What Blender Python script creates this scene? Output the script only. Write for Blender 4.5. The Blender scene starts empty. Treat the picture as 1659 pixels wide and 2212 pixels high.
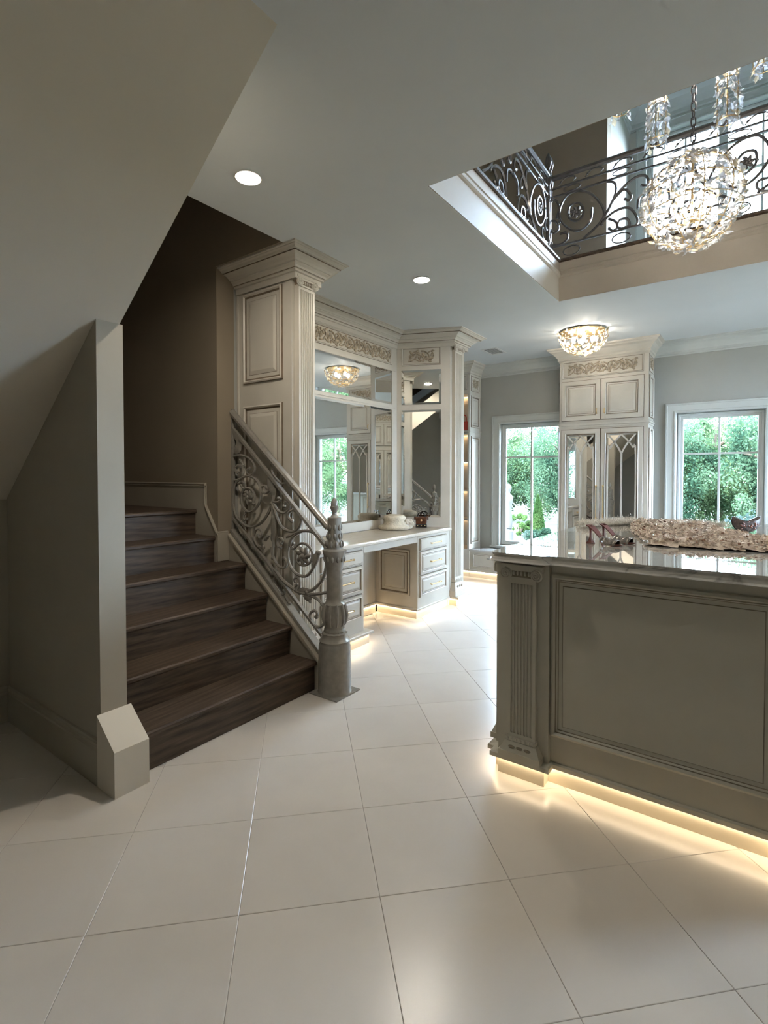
import bpy, bmesh, math, random
import numpy as np
from mathutils import Vector, Matrix, Quaternion
random.seed(11)
S = bpy.context.scene
COL = S.collection

# ------------------------------------------------------------------ camera
EYE = 1.47
YAW = math.atan(800 / 1110.0)
PITCH = math.radians(1.3)
cam_d = bpy.data.cameras.new('camera')
cam = bpy.data.objects.new('camera', cam_d)
COL.objects.link(cam)
cam_d.sensor_width = 36.0
cam_d.lens = 1110.0 / 2212.0 * 36.0
cam_d.shift_y = -56.0 / 2212.0
cam_d.clip_start = 0.02
cam_d.clip_end = 300
_f = Vector((-math.sin(YAW) * math.cos(PITCH), math.cos(YAW) * math.cos(PITCH), -math.sin(PITCH)))
cam.rotation_mode = 'QUATERNION'
cam.rotation_quaternion = _f.to_track_quat('-Z', 'Y')
cam.location = (0, 0, EYE)
S.camera = cam

# ------------------------------------------------------------------ world, sun, exposure
SKY = 56.0
SUN = 42.0
EXPOSURE = 0.42
LED = 27.0
DOWN = 560.0
BULB = 170.0
world = bpy.data.worlds.new('sky')
S.world = world
world.use_nodes = True
wn = world.node_tree
wn.nodes.clear()
_o = wn.nodes.new('ShaderNodeOutputWorld')
_b = wn.nodes.new('ShaderNodeBackground')
_b.inputs['Color'].default_value = (0.675, 0.825, 1.0, 1)
_b.inputs['Strength'].default_value = SKY
wn.links.new(_b.outputs[0], _o.inputs[0])
sun_d = bpy.data.lights.new('sun', 'SUN')
sun_d.energy = SUN
sun_d.angle = math.radians(3)
sun_d.color = (1.0, 0.95, 0.85)
sun = bpy.data.objects.new('sun', sun_d)
COL.objects.link(sun)
sun.rotation_euler = Vector((0.35, 0.75, -0.9)).to_track_quat('-Z', 'Y').to_euler()
sun.location = (0, -10, 20)
vs = S.view_settings
vs.view_transform = 'Standard'
vs.look = 'None'
vs.exposure = EXPOSURE
vs.gamma = 1.0
vs.use_curve_mapping = False
try:
    S.cycles.caustics_reflective = False
    S.cycles.caustics_refractive = False
    S.cycles.sample_clamp_indirect = 6.0
    S.cycles.max_bounces = 9
    S.cycles.adaptive_threshold = 0.02
    S.cycles.diffuse_bounces = 6
    S.cycles.transparent_max_bounces = 16
except Exception:
    pass

# ------------------------------------------------------------------ materials
def _nt(name):
    m = bpy.data.materials.new(name)
    m.use_nodes = True
    nt = m.node_tree
    nt.nodes.clear()
    out = nt.nodes.new('ShaderNodeOutputMaterial')
    return m, nt, out

def paint(name, col, rough=0.5, var=0.06, scale=6.0, metal=0.0, bump=0.0, bscale=60.0, spec=0.5, stretch=None):
    m, nt, out = _nt(name)
    b = nt.nodes.new('ShaderNodeBsdfPrincipled')
    tc = nt.nodes.new('ShaderNodeTexCoord')
    mp = nt.nodes.new('ShaderNodeMapping')
    if stretch:
        mp.inputs['Scale'].default_value = stretch
    nt.links.new(tc.outputs['Object'], mp.inputs[0])
    n = nt.nodes.new('ShaderNodeTexNoise')
    n.inputs['Scale'].default_value = scale
    n.inputs['Detail'].default_value = 4
    nt.links.new(mp.outputs[0], n.inputs['Vector'])
    r = nt.nodes.new('ShaderNodeValToRGB')
    lo = [max(0, c * (1 - var)) for c in col]
    hi = [min(1, c * (1 + var)) for c in col]
    r.color_ramp.elements[0].position = 0.3
    r.color_ramp.elements[1].position = 0.7
    r.color_ramp.elements[0].color = (*lo, 1)
    r.color_ramp.elements[1].color = (*hi, 1)
    nt.links.new(n.outputs['Fac'], r.inputs[0])
    nt.links.new(r.outputs[0], b.inputs['Base Color'])
    b.inputs['Roughness'].default_value = rough
    b.inputs['Metallic'].default_value = metal
    b.inputs['Specular IOR Level'].default_value = spec
    if bump:
        n2 = nt.nodes.new('ShaderNodeTexNoise')
        n2.inputs['Scale'].default_value = bscale
        n2.inputs['Detail'].default_value = 3
        nt.links.new(mp.outputs[0], n2.inputs['Vector'])
        bp = nt.nodes.new('ShaderNodeBump')
        bp.inputs['Strength'].default_value = bump
        bp.inputs['Distance'].default_value = 0.01
        nt.links.new(n2.outputs['Fac'], bp.inputs['Height'])
        nt.links.new(bp.outputs[0], b.inputs['Normal'])
    nt.links.new(b.outputs[0], out.inputs[0])
    return m

def emit(name, col, strength):
    m, nt, out = _nt(name)
    e = nt.nodes.new('ShaderNodeEmission')
    e.inputs['Color'].default_value = (*col, 1)
    e.inputs['Strength'].default_value = strength
    nt.links.new(e.outputs[0], out.inputs[0])
    return m

def glass_thin(name, tint, refl=0.12):
    m, nt, out = _nt(name)
    t = nt.nodes.new('ShaderNodeBsdfTransparent')
    t.inputs['Color'].default_value = (*tint, 1)
    g = nt.nodes.new('ShaderNodeBsdfGlossy')
    g.inputs['Roughness'].default_value = 0.02
    lw = nt.nodes.new('ShaderNodeLayerWeight')
    lw.inputs['Blend'].default_value = refl
    mx = nt.nodes.new('ShaderNodeMixShader')
    nt.links.new(lw.outputs['Fresnel'], mx.inputs[0])
    nt.links.new(t.outputs[0], mx.inputs[1])
    nt.links.new(g.outputs[0], mx.inputs[2])
    nt.links.new(mx.outputs[0], out.inputs[0])
    return m

def crystal_mat(name, tint):
    m, nt, out = _nt(name)
    t = nt.nodes.new('ShaderNodeBsdfTransparent')
    t.inputs['Color'].default_value = (*tint, 1)
    g = nt.nodes.new('ShaderNodeBsdfGlossy')
    g.inputs['Roughness'].default_value = 0.06
    g.inputs['Color'].default_value = (1, 0.97, 0.93, 1)
    tr = nt.nodes.new('ShaderNodeBsdfTranslucent')
    tr.inputs['Color'].default_value = (*tint, 1)
    lw = nt.nodes.new('ShaderNodeLayerWeight')
    lw.inputs['Blend'].default_value = 0.45
    mx = nt.nodes.new('ShaderNodeMixShader')
    nt.links.new(lw.outputs['Fresnel'], mx.inputs[0])
    nt.links.new(t.outputs[0], mx.inputs[1])
    nt.links.new(g.outputs[0], mx.inputs[2])
    m2 = nt.nodes.new('ShaderNodeMixShader')
    m2.inputs[0].default_value = 0.55
    nt.links.new(mx.outputs[0], m2.inputs[1])
    nt.links.new(tr.outputs[0], m2.inputs[2])
    nt.links.new(m2.outputs[0], out.inputs[0])
    return m

def wood_mat(name, dark, light):
    m, nt, out = _nt(name)
    b = nt.nodes.new('ShaderNodeBsdfPrincipled')
    tc = nt.nodes.new('ShaderNodeTexCoord')
    oi = nt.nodes.new('ShaderNodeObjectInfo')
    ad = nt.nodes.new('ShaderNodeVectorMath')
    ad.operation = 'ADD'
    mp = nt.nodes.new('ShaderNodeMapping')
    mp.inputs['Scale'].default_value = (11, 0.9, 11)
    nt.links.new(tc.outputs['Object'], ad.inputs[0])
    cb = nt.nodes.new('ShaderNodeCombineXYZ')
    ml = nt.nodes.new('ShaderNodeMath')
    ml.operation = 'MULTIPLY'
    ml.inputs[1].default_value = 7.0
    nt.links.new(oi.outputs['Random'], ml.inputs[0])
    nt.links.new(ml.outputs[0], cb.inputs[1])
    nt.links.new(cb.outputs[0], ad.inputs[1])
    nt.links.new(ad.outputs[0], mp.inputs[0])
    w = nt.nodes.new('ShaderNodeTexWave')
    w.wave_type = 'BANDS'
    w.bands_direction = 'DIAGONAL'
    w.inputs['Scale'].default_value = 1.1
    w.inputs['Distortion'].default_value = 5.0
    w.inputs['Detail'].default_value = 4
    w.inputs['Detail Scale'].default_value = 1.4
    nt.links.new(mp.outputs[0], w.inputs['Vector'])
    n = nt.nodes.new('ShaderNodeTexNoise')
    n.inputs['Scale'].default_value = 7
    n.inputs['Detail'].default_value = 6
    nt.links.new(mp.outputs[0], n.inputs['Vector'])
    mix = nt.nodes.new('ShaderNodeMix')
    mix.data_type = 'FLOAT'
    mix.inputs[0].default_value = 0.80
    nt.links.new(w.outputs['Fac'], mix.inputs[2])
    nt.links.new(n.outputs['Fac'], mix.inputs[3])
    r = nt.nodes.new('ShaderNodeValToRGB')
    r.color_ramp.elements[0].position = 0.25
    r.color_ramp.elements[1].position = 0.8
    r.color_ramp.elements[0].color = (*dark, 1)
    r.color_ramp.elements[1].color = (*light, 1)
    nt.links.new(mix.outputs[0], r.inputs[0])
    nt.links.new(r.outputs[0], b.inputs['Base Color'])
    b.inputs['Roughness'].default_value = 0.52
    b.inputs['Specular IOR Level'].default_value = 0.3
    nt.links.new(b.outputs[0], out.inputs[0])
    return m

def marble_mat(name, base, vein, rough=0.08, coat=0.0):
    m, nt, out = _nt(name)
    b = nt.nodes.new('ShaderNodeBsdfPrincipled')
    tc = nt.nodes.new('ShaderNodeTexCoord')
    mp = nt.nodes.new('ShaderNodeMapping')
    mp.inputs['Rotation'].default_value = (0, 0, 0.6)
    mp.inputs['Scale'].default_value = (1.0, 1.35, 1.2)
    nt.links.new(tc.outputs['Object'], mp.inputs[0])
    n = nt.nodes.new('ShaderNodeTexNoise')
    n.inputs['Scale'].default_value = 1.6
    n.inputs['Detail'].default_value = 5
    n.inputs['Distortion'].default_value = 2.2
    nt.links.new(mp.outputs[0], n.inputs['Vector'])
    r = nt.nodes.new('ShaderNodeValToRGB')
    e = r.color_ramp.elements
    e[0].position = 0.0
    e[0].color = (*base, 1)
    e[1].position = 1.0
    e[1].color = (*base, 1)
    for p, c in ((0.475, base), (0.495, vein), (0.506, [0.75 * a + 0.25 * v for a, v in zip(base, vein)]), (0.54, base), (0.66, [0.9 * a + 0.1 * v for a, v in zip(base, vein)])):
        q = e.new(p)
        q.color = (*c, 1)
    nt.links.new(n.outputs['Fac'], r.inputs[0])
    nt.links.new(r.outputs[0], b.inputs['Base Color'])
    b.inputs['Roughness'].default_value = rough
    b.inputs['Coat Weight'].default_value = coat
    b.inputs['Coat Roughness'].default_value = 0.015
    b.inputs['Coat IOR'].default_value = 1.7
    b.inputs['IOR'].default_value = 1.6
    nt.links.new(b.outputs[0], out.inputs[0])
    return m

def tile_mat(name, col, rough):
    m, nt, out = _nt(name)
    b = nt.nodes.new('ShaderNodeBsdfPrincipled')
    tc = nt.nodes.new('ShaderNodeTexCoord')
    oi = nt.nodes.new('ShaderNodeObjectInfo')
    n = nt.nodes.new('ShaderNodeTexNoise')
    n.noise_dimensions = '4D'
    n.inputs['Scale'].default_value = 3.0
    n.inputs['Detail'].default_value = 5
    n.inputs['Distortion'].default_value = 0.6
    nt.links.new(tc.outputs['Object'], n.inputs['Vector'])
    ml = nt.nodes.new('ShaderNodeMath')
    ml.operation = 'MULTIPLY'
    ml.inputs[1].default_value = 30
    nt.links.new(oi.outputs['Random'], ml.inputs[0])
    nt.links.new(ml.outputs[0], n.inputs['W'])
    r = nt.nodes.new('ShaderNodeValToRGB')
    r.color_ramp.elements[0].position = 0.3
    r.color_ramp.elements[1].position = 0.75
    r.color_ramp.elements[0].color = (*[c * 0.95 for c in col], 1)
    r.color_ramp.elements[1].color = (*[min(1, c * 1.03) for c in col], 1)
    nt.links.new(n.outputs['Fac'], r.inputs[0])
    hs = nt.nodes.new('ShaderNodeHueSaturation')
    mr = nt.nodes.new('ShaderNodeMapRange')
    mr.inputs['To Min'].default_value = 0.97
    mr.inputs['To Max'].default_value = 1.03
    nt.links.new(oi.outputs['Random'], mr.inputs['Value'])
    nt.links.new(mr.outputs[0], hs.inputs['Value'])
    nt.links.new(r.outputs[0], hs.inputs['Color'])
    nt.links.new(hs.outputs[0], b.inputs['Base Color'])
    b.inputs['Roughness'].default_value = rough
    nt.links.new(b.outputs[0], out.inputs[0])
    return m

def leaf_mat(name, dark, light):
    m, nt, out = _nt(name)
    tc = nt.nodes.new('ShaderNodeTexCoord')
    n = nt.nodes.new('ShaderNodeTexNoise')
    n.inputs['Scale'].default_value = 1.3
    n.inputs['Detail'].default_value = 6
    nt.links.new(tc.outputs['Object'], n.inputs['Vector'])
    r = nt.nodes.new('ShaderNodeValToRGB')
    r.color_ramp.elements[0].position = 0.35
    r.color_ramp.elements[1].position = 0.65
    r.color_ramp.elements[0].color = (*dark, 1)
    r.color_ramp.elements[1].color = (*light, 1)
    nt.links.new(n.outputs['Fac'], r.inputs[0])
    d = nt.nodes.new('ShaderNodeBsdfDiffuse')
    t = nt.nodes.new('ShaderNodeBsdfTranslucent')
    nt.links.new(r.outputs[0], d.inputs['Color'])
    nt.links.new(r.outputs[0], t.inputs['Color'])
    mx = nt.nodes.new('ShaderNodeMixShader')
    mx.inputs[0].default_value = 0.4
    nt.links.new(d.outputs[0], mx.inputs[1])
    nt.links.new(t.outputs[0], mx.inputs[2])
    nt.links.new(mx.outputs[0], out.inputs[0])
    return m

M = {}
M['cab'] = paint('cabinet_paint', (0.56, 0.525, 0.46), 0.42, 0.05, 5)
M['glaze'] = paint('umber_glaze', (0.17, 0.13, 0.09), 0.5, 0.3, 12)
M['carve'] = paint('carved_glazed_wood', (0.36, 0.30, 0.22), 0.55, 0.5, 45)
M['island'] = paint('island_taupe_paint', (0.47, 0.455, 0.39), 0.42, 0.05, 5)
M['iglaze'] = paint('island_dark_glaze', (0.20, 0.175, 0.13), 0.5, 0.25, 12)
M['wall'] = paint('grey_wall_paint', (0.40, 0.40, 0.37), 0.7, 0.03, 3)
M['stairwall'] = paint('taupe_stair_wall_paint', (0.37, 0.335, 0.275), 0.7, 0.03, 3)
M['ceil'] = paint('ceiling_paint', (0.745, 0.785, 0.81), 0.75, 0.02, 2)
M['soffit'] = paint('soffit_paint', (0.68, 0.63, 0.545), 0.75, 0.02, 2)
M['trim'] = paint('white_trim_paint', (0.58, 0.56, 0.51), 0.45, 0.03, 4)
M['wintrim'] = paint('window_trim_paint', (0.58, 0.60, 0.58), 0.4, 0.03, 4)
M['brownwall'] = paint('upper_wall_paint', (0.42, 0.34, 0.25), 0.7, 0.03, 3)
M['tile'] = tile_mat('limestone_tile', (0.615, 0.575, 0.525), 0.25)
M['grout'] = paint('floor_grout', (0.56, 0.52, 0.47), 0.8, 0.08, 20)
M['wood'] = wood_mat('dark_oak', (0.030, 0.020, 0.014), (0.108, 0.075, 0.052))
M['iron'] = paint('painted_iron', (0.255, 0.24, 0.212), 0.27, 0.12, 25, metal=0.1)
M['ironup'] = paint('dark_bronze_iron', (0.20, 0.19, 0.19), 0.24, 0.15, 25, metal=0.5)
M['gold'] = paint('brushed_brass', (0.75, 0.55, 0.28), 0.28, 0.08, 30, metal=1.0)
M['marble'] = marble_mat('veined_marble', (0.66, 0.645, 0.61), (0.33, 0.32, 0.30), 0.025, 1.0)
M['vtop'] = marble_mat('cream_stone_top', (0.62, 0.57, 0.49), (0.54, 0.49, 0.41), 0.12)
M['kick'] = paint('cream_plinth_stone', (0.72, 0.64, 0.50), 0.35, 0.04, 8)
M['mirror'] = paint('silvered_mirror', (0.88, 0.89, 0.88), 0.015, 0.01, 2, metal=1.0)
M['glass'] = glass_thin('window_glass', (0.92, 0.95, 0.965), 0.10)
M['led'] = emit('warm_led_strip', (1.0, 0.80, 0.55), LED)
M['downdim'] = emit('dimmed_downlight_lens', (1.0, 0.86, 0.70), 70.0)
M['shelfled'] = emit('shelf_led', (1.0, 0.66, 0.34), 9.0)
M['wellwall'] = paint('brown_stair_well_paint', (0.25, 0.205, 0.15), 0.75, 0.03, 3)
M['down'] = emit('downlight_lens', (1.0, 0.90, 0.76), DOWN)
M['bulb'] = emit('lamp_bulb', (1.0, 0.90, 0.76), BULB)
M['crystal'] = crystal_mat('clear_crystal', (0.97, 0.98, 1.0))
M['amber'] = crystal_mat('champagne_crystal', (1.0, 0.91, 0.76))
M['white_metal'] = paint('white_enamel', (0.72, 0.73, 0.72), 0.4, 0.02, 5)
M['fascia'] = paint('beige_fascia_paint', (0.45, 0.41, 0.35), 0.5, 0.03, 4)
M['dark'] = paint('vent_shade_paint', (0.04, 0.04, 0.04), 0.6, 0.1, 10)

# ------------------------------------------------------------------ mesh helpers
class MB:
    def __init__(s):
        s.v = []; s.f = []; s.m = []
    def add(s, vs, fs, mi=0):
        o = len(s.v)
        s.v.extend([tuple(p) for p in vs])
        for f in fs:
            s.f.append([o + i for i in f]); s.m.append(mi)
    def box(s, x0, x1, y0, y1, z0, z1, mi=0):
        s.add([(x0, y0, z0), (x1, y0, z0), (x1, y1, z0), (x0, y1, z0), (x0, y0, z1), (x1, y0, z1), (x1, y1, z1), (x0, y1, z1)],
              [(0, 3, 2, 1), (4, 5, 6, 7), (0, 1, 5, 4), (1, 2, 6, 5), (2, 3, 7, 6), (3, 0, 4, 7)], mi)
    def obox(s, c, u, v, n, w, h, d, mi=0):
        """box of width w along u, height h along v, thickness d from 0 to d along n"""
        c, u, v, n = Vector(c), Vector(u), Vector(v), Vector(n)
        P = []
        for k in (0, d):
            for a, b in ((-1, -1), (1, -1), (1, 1), (-1, 1)):
                P.append(c + u * (a * w / 2) + v * (b * h / 2) + n * k)
        s.add(P, [(0, 3, 2, 1), (4, 5, 6, 7), (0, 1, 5, 4), (1, 2, 6, 5), (2, 3, 7, 6), (3, 0, 4, 7)], mi)
    def prism(s, poly, z0, z1, mi=0):
        n = len(poly)
        s.add([(x, y, z0) for x, y in poly] + [(x, y, z1) for x, y in poly],
              [tuple(range(n))[::-1], tuple(range(n, 2 * n))] + [(i, (i + 1) % n, n + (i + 1) % n, n + i) for i in range(n)], mi)
    def prism_xz(s, poly, y0, y1, mi=0):
        n = len(poly)
        s.add([(x, y0, z) for x, z in poly] + [(x, y1, z) for x, z in poly],
              [tuple(range(n)), tuple(range(n, 2 * n))[::-1]] + [(i, (i + 1) % n, n + (i + 1) % n, n + i) for i in range(n)], mi)
    def panel(s, c, u, v, n, w, h, prof, fill=True):
        """concentric rectangles: prof = [(inset, height, material of the ring towards the next)]"""
        c, u, v, n = Vector(c), Vector(u), Vector(v), Vector(n)
        rings = []
        for ins, ht, mi in prof:
            a, b = w / 2 - ins, h / 2 - ins
            rings.append([c + u * (i * a) + v * (j * b) + n * ht for i, j in ((-1, -1), (1, -1), (1, 1), (-1, 1))])
        for k in range(len(rings) - 1):
            s.add(rings[k] + rings[k + 1], [(i, (i + 1) % 4, 4 + (i + 1) % 4, 4 + i) for i in range(4)], prof[k][2])
        if fill:
            s.add(rings[-1], [(0, 1, 2, 3)], prof[-1][2])
    def sweep(s, path, prof, i0=0, i1=None, closed=False, cap=True, mi=0):
        n = len(path)
        P = [Vector((p[0], p[1])) for p in path]
        segs = n if closed else n - 1
        nor = []
        for i in range(segs):
            d = (P[(i + 1) % n] - P[i]).normalized()
            nor.append(Vector((d.y, -d.x)))
        mit = []
        for i in range(n):
            if closed or 0 < i < n - 1:
                a, b = nor[(i - 1) % segs], nor[i % segs]
                mit.append((a + b) / max(0.25, 1 + a.dot(b)))
            else:
                mit.append(nor[0] if i == 0 else nor[-1])
        if i1 is None:
            i1 = segs
        for i in range(i0, i1):
            a, b = i, (i + 1) % n
            A = [(P[a].x + mit[a].x * d, P[a].y + mit[a].y * d, z) for d, z in prof]
            B = [(P[b].x + mit[b].x * d, P[b].y + mit[b].y * d, z) for d, z in prof]
            k = len(prof)
            for j in range(k - 1):
                s.add([A[j], A[j + 1], B[j + 1], B[j]], [(0, 1, 2, 3)], mi[j] if isinstance(mi, list) else mi)
            if cap and not closed:
                if i == i0 and k > 2: s.add(A, [tuple(range(k))], 0 if isinstance(mi, list) else mi)
                if i == i1 - 1 and k > 2: s.add(B, [tuple(range(k))[::-1]], 0 if isinstance(mi, list) else mi)
    def tube(s, pts, r, n=6, smooth=0, closed=False, flat=None, mi=0, taper=None):
        P = [Vector(p) for p in pts]
        if smooth:
            Q = []
            m = len(P)
            rng = range(m if closed else m - 1)
            for i in rng:
                if closed:
                    p0, p1, p2, p3 = P[(i - 1) % m], P[i], P[(i + 1) % m], P[(i + 2) % m]
                else:
                    p0, p1, p2, p3 = P[max(i - 1, 0)], P[i], P[i + 1], P[min(i + 2, m - 1)]
                for k in range(smooth):
                    t = k / smooth
                    Q.append(0.5 * ((2 * p1) + (p2 - p0) * t + (2 * p0 - 5 * p1 + 4 * p2 - p3) * t * t + (3 * p1 - p0 - 3 * p2 + p3) * t ** 3))
            if not closed: Q.append(P[-1])
            P = Q
        m = len(P)
        up = Vector((0, 0, 1))
        vs = []
        prev = None
        for i in range(m):
            if closed: d = P[(i + 1) % m] - P[i - 1]
            else: d = P[min(i + 1, m - 1)] - P[max(i - 1, 0)]
            if d.length < 1e-9: d = Vector((0, 0, 1))
            d.normalize()
            if prev is None:
                a = flat.copy() if flat is not None else (up if abs(d.z) < 0.9 else Vector((1, 0, 0)))
            else:
                a = flat.copy() if flat is not None else prev
            a = (a - d * a.dot(d))
            if a.length < 1e-6: a = d.orthogonal()
            a.normalize(); prev = a
            b = d.cross(a)
            rr = r if taper is None else r * taper(i / max(1, m - 1))
            for k in range(n):
                t = 2 * math.pi * (k + 0.5) / n
                vs.append(P[i] + a * (math.cos(t) * rr) + b * (math.sin(t) * rr))
        fs = []
        for i in range(m if closed else m - 1):
            for k in range(n):
                a0, b0 = i * n + k, i * n + (k + 1) % n
                a1, b1 = ((i + 1) % m) * n + k, ((i + 1) % m) * n + (k + 1) % n
                fs.append((a0, b0, b1, a1))
        if not closed:
            fs.append(tuple(range(n))[::-1]); fs.append(tuple(range((m - 1) * n, m * n)))
        s.add(vs, fs, mi)
    def lathe(s, prof, c=(0, 0, 0), n=20, mi=0, mod=None):
        """prof = [(radius, z)]"""
        vs = []; fs = []
        for j, (r, z) in enumerate(prof):
            for k in range(n):
                t = 2 * math.pi * k / n
                q = r * (mod(t, z) if mod else 1)
                vs.append((c[0] + q * math.cos(t), c[1] + q * math.sin(t), c[2] + z))
        for j in range(len(prof) - 1):
            for k in range(n):
                fs.append((j * n + k, j * n + (k + 1) % n, (j + 1) * n + (k + 1) % n, (j + 1) * n + k))
        fs.append(tuple(range(n))[::-1]); fs.append(tuple(range((len(prof) - 1) * n, len(prof) * n)))
        s.add(vs, fs, mi)
    def ball(s, c, rx, ry=None, rz=None, n=8, m=6, rot=None, mi=0):
        ry = rx if ry is None else ry; rz = rx if rz is None else rz
        vs = []; fs = []
        R = rot or Matrix.Identity(3)
        c = Vector(c)
        vs.append(c + R @ Vector((0, 0, -rz)))
        for j in range(1, m):
            a = math.pi * j / m
            for k in range(n):
                t = 2 * math.pi * k / n
                vs.append(c + R @ Vector((rx * math.sin(a) * math.cos(t), ry * math.sin(a) * math.sin(t), -rz * math.cos(a))))
        vs.append(c + R @ Vector((0, 0, rz)))
        for k in range(n):
            fs.append((0, 1 + (k + 1) % n, 1 + k))
            for j in range(m - 2):
                a, b = 1 + j * n + k, 1 + j * n + (k + 1) % n
                fs.append((a, b, b + n, a + n))
            l = 1 + (m - 2) * n
            fs.append((len(vs) - 1, l + k, l + (k + 1) % n))
        s.add(vs, fs, mi)
    def mesh(s, name, mats, smooth=40, recalc=True):
        me = bpy.data.meshes.new(name)
        me.from_pydata(s.v, [], s.f)
        for m in mats: me.materials.append(m)
        me.polygons.foreach_set('material_index', s.m)
        if recalc:
            bm = bmesh.new(); bm.from_mesh(me)
            bmesh.ops.recalc_face_normals(bm, faces=bm.faces)
            bm.to_mesh(me); bm.free()
        if smooth:
            me.polygons.foreach_set('use_smooth', [True] * len(me.polygons))
            try: me.set_sharp_from_angle(angle=math.radians(smooth))
            except Exception: pass
        me.update()
        return me
    def build(s, name, mats, parent=None, smooth=40, label=None, recalc=True):
        if not isinstance(mats, (list, tuple)): mats = [mats]
        o = bpy.data.objects.new(name, s.mesh(name, mats, smooth, recalc))
        COL.objects.link(o)
        if parent is not None: adopt(o, parent)
        if label: o['label'] = label
        return o

def adopt(o, parent):
    o.parent = parent
    if parent.type == 'EMPTY':
        o.matrix_parent_inverse = Matrix.Translation(-parent.location)

def thing(name, label, cat, loc=(0, 0, 0), group=None):
    o = bpy.data.objects.new(name, None)
    o.empty_display_size = 0.1
    COL.objects.link(o)
    o.location = loc
    o['label'] = label; o['category'] = cat
    if group: o['group'] = group
    return o

def tag(o, label, cat, group=None):
    o['label'] = label; o['category'] = cat
    if group: o['group'] = group
    return o

def struct(o, label=None):
    o['kind'] = 'structure'
    if label: o['label'] = label
    return o

def inst(name, me, parent, loc, rot=None, scale=None):
    o = bpy.data.objects.new(name, me)
    COL.objects.link(o)
    adopt(o, parent)
    o.location = loc
    if rot is not None:
        o.rotation_mode = 'QUATERNION'; o.rotation_quaternion = rot
    if scale is not None:
        o.scale = (scale,) * 3 if isinstance(scale, (int, float)) else scale
    return o

X, Y, Z = Vector((1, 0, 0)), Vector((0, 1, 0)), Vector((0, 0, 1))
CAB = [M['cab'], M['glaze']]
ISL = [M['island'], M['iglaze']]

# profiles
def P_DOOR(t=0.02):
    return [(-0.006, 0.0015, 1), (0, 0.0015, 0), (0.002, t, 0), (0.045, t, 0), (0.050, t + 0.004, 0), (0.056, t - 0.002, 1), (0.063, t - 0.009, 0), (0.078, t - 0.009, 1), (0.082, t - 0.007, 0), (0.104, t, 0)]
def P_DRAWER(t=0.02):
    return [(-0.005, 0.0015, 1), (0, 0.0015, 0), (0.002, t, 0), (0.020, t, 0), (0.024, t + 0.004, 0), (0.029, t - 0.002, 1), (0.034, t - 0.008, 0), (0.042, t - 0.008, 1), (0.045, t - 0.006, 0), (0.058, t, 0)]
def P_SLAB(t=0.02):
    return [(-0.006, 0.0015, 1), (0, 0.0015, 0), (0.002, t, 0), (0.010, t, 1), (0.012, t + 0.001, 0)]
P_SIDE = [(0, 0, 1), (0.003, 0.014, 0), (0.014, 0.019, 0), (0.023, 0.008, 1), (0.030, 0.002, 1), (0.036, 0.002, 0), (0.062, 0.002, 1), (0.065, 0.004, 0), (0.092, 0.012, 0)]
P_FRAME = [(0, 0, 1), (0.002, 0.008, 0), (0.008, 0.011, 0), (0.014, 0.004, 1), (0.018, 0.001, 0)]
P_ISL = [(0, 0, 0), (0.003, 0.016, 0), (0.014, 0.022, 0), (0.022, 0.010, 1), (0.027, 0.010, 0), (0.032, 0.002, 1), (0.036, 0.001, 0), (0.052, 0.001, 1), (0.055, 0.004, 0)]
P_MIRROR = [(0, 0.003, 0), (0.022, 0.007, 0)]

CROWN = [(0, 2.885), (0.012, 2.885), (0.012, 2.926), (0.026, 2.928), (0.026, 2.942), (0.034, 2.943), (0.036, 2.948), (0.042, 2.962), (0.058, 2.971), (0.058, 2.978), (0.068, 2.979), (0.078, 2.992), (0.096, 3.004), (0.122, 3.010), (0.122, 3.018), (0.136, 3.019), (0.142, 3.028), (0.156, 3.034), (0.156, 3.039), (0.170, 3.040), (0.170, 3.0495), (0, 3.0495)]
CROWN_M = [0, 0, 0, 0, 0, 1, 0, 0, 0, 0, 0, 0, 0, 1, 0, 0, 0, 0, 0, 0, 0]
CROWN_L = [(d * 1.10, z) for d, z in CROWN]
CROWN_W = [(0, 2.885), (0.008, 2.885), (0.010, 2.90), (0.022, 2.906), (0.022, 2.93), (0.034, 2.945), (0.045, 2.965), (0.068, 2.992), (0.10, 3.008), (0.106, 3.022), (0.128, 3.032), (0.132, 3.0495), (0, 3.0495)]

# ================================================================== SETTING
FARY, RX, NY, LX = 7.03, 3.2, -2.2, -3.60
CH = 3.05          # ceiling height
UF = 3.41          # upper floor
UC = 5.95          # upper ceiling
OX0, OX1, OY0, OY1 = -1.475, 0.805, 2.455, 4.78     # opening in the ceiling
SOX, SOS = -1.381, 0.775                            # sloped soffit: z = CH + SOS * (x - SOX)
def soff(x): return CH + SOS * (x - SOX)

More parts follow.
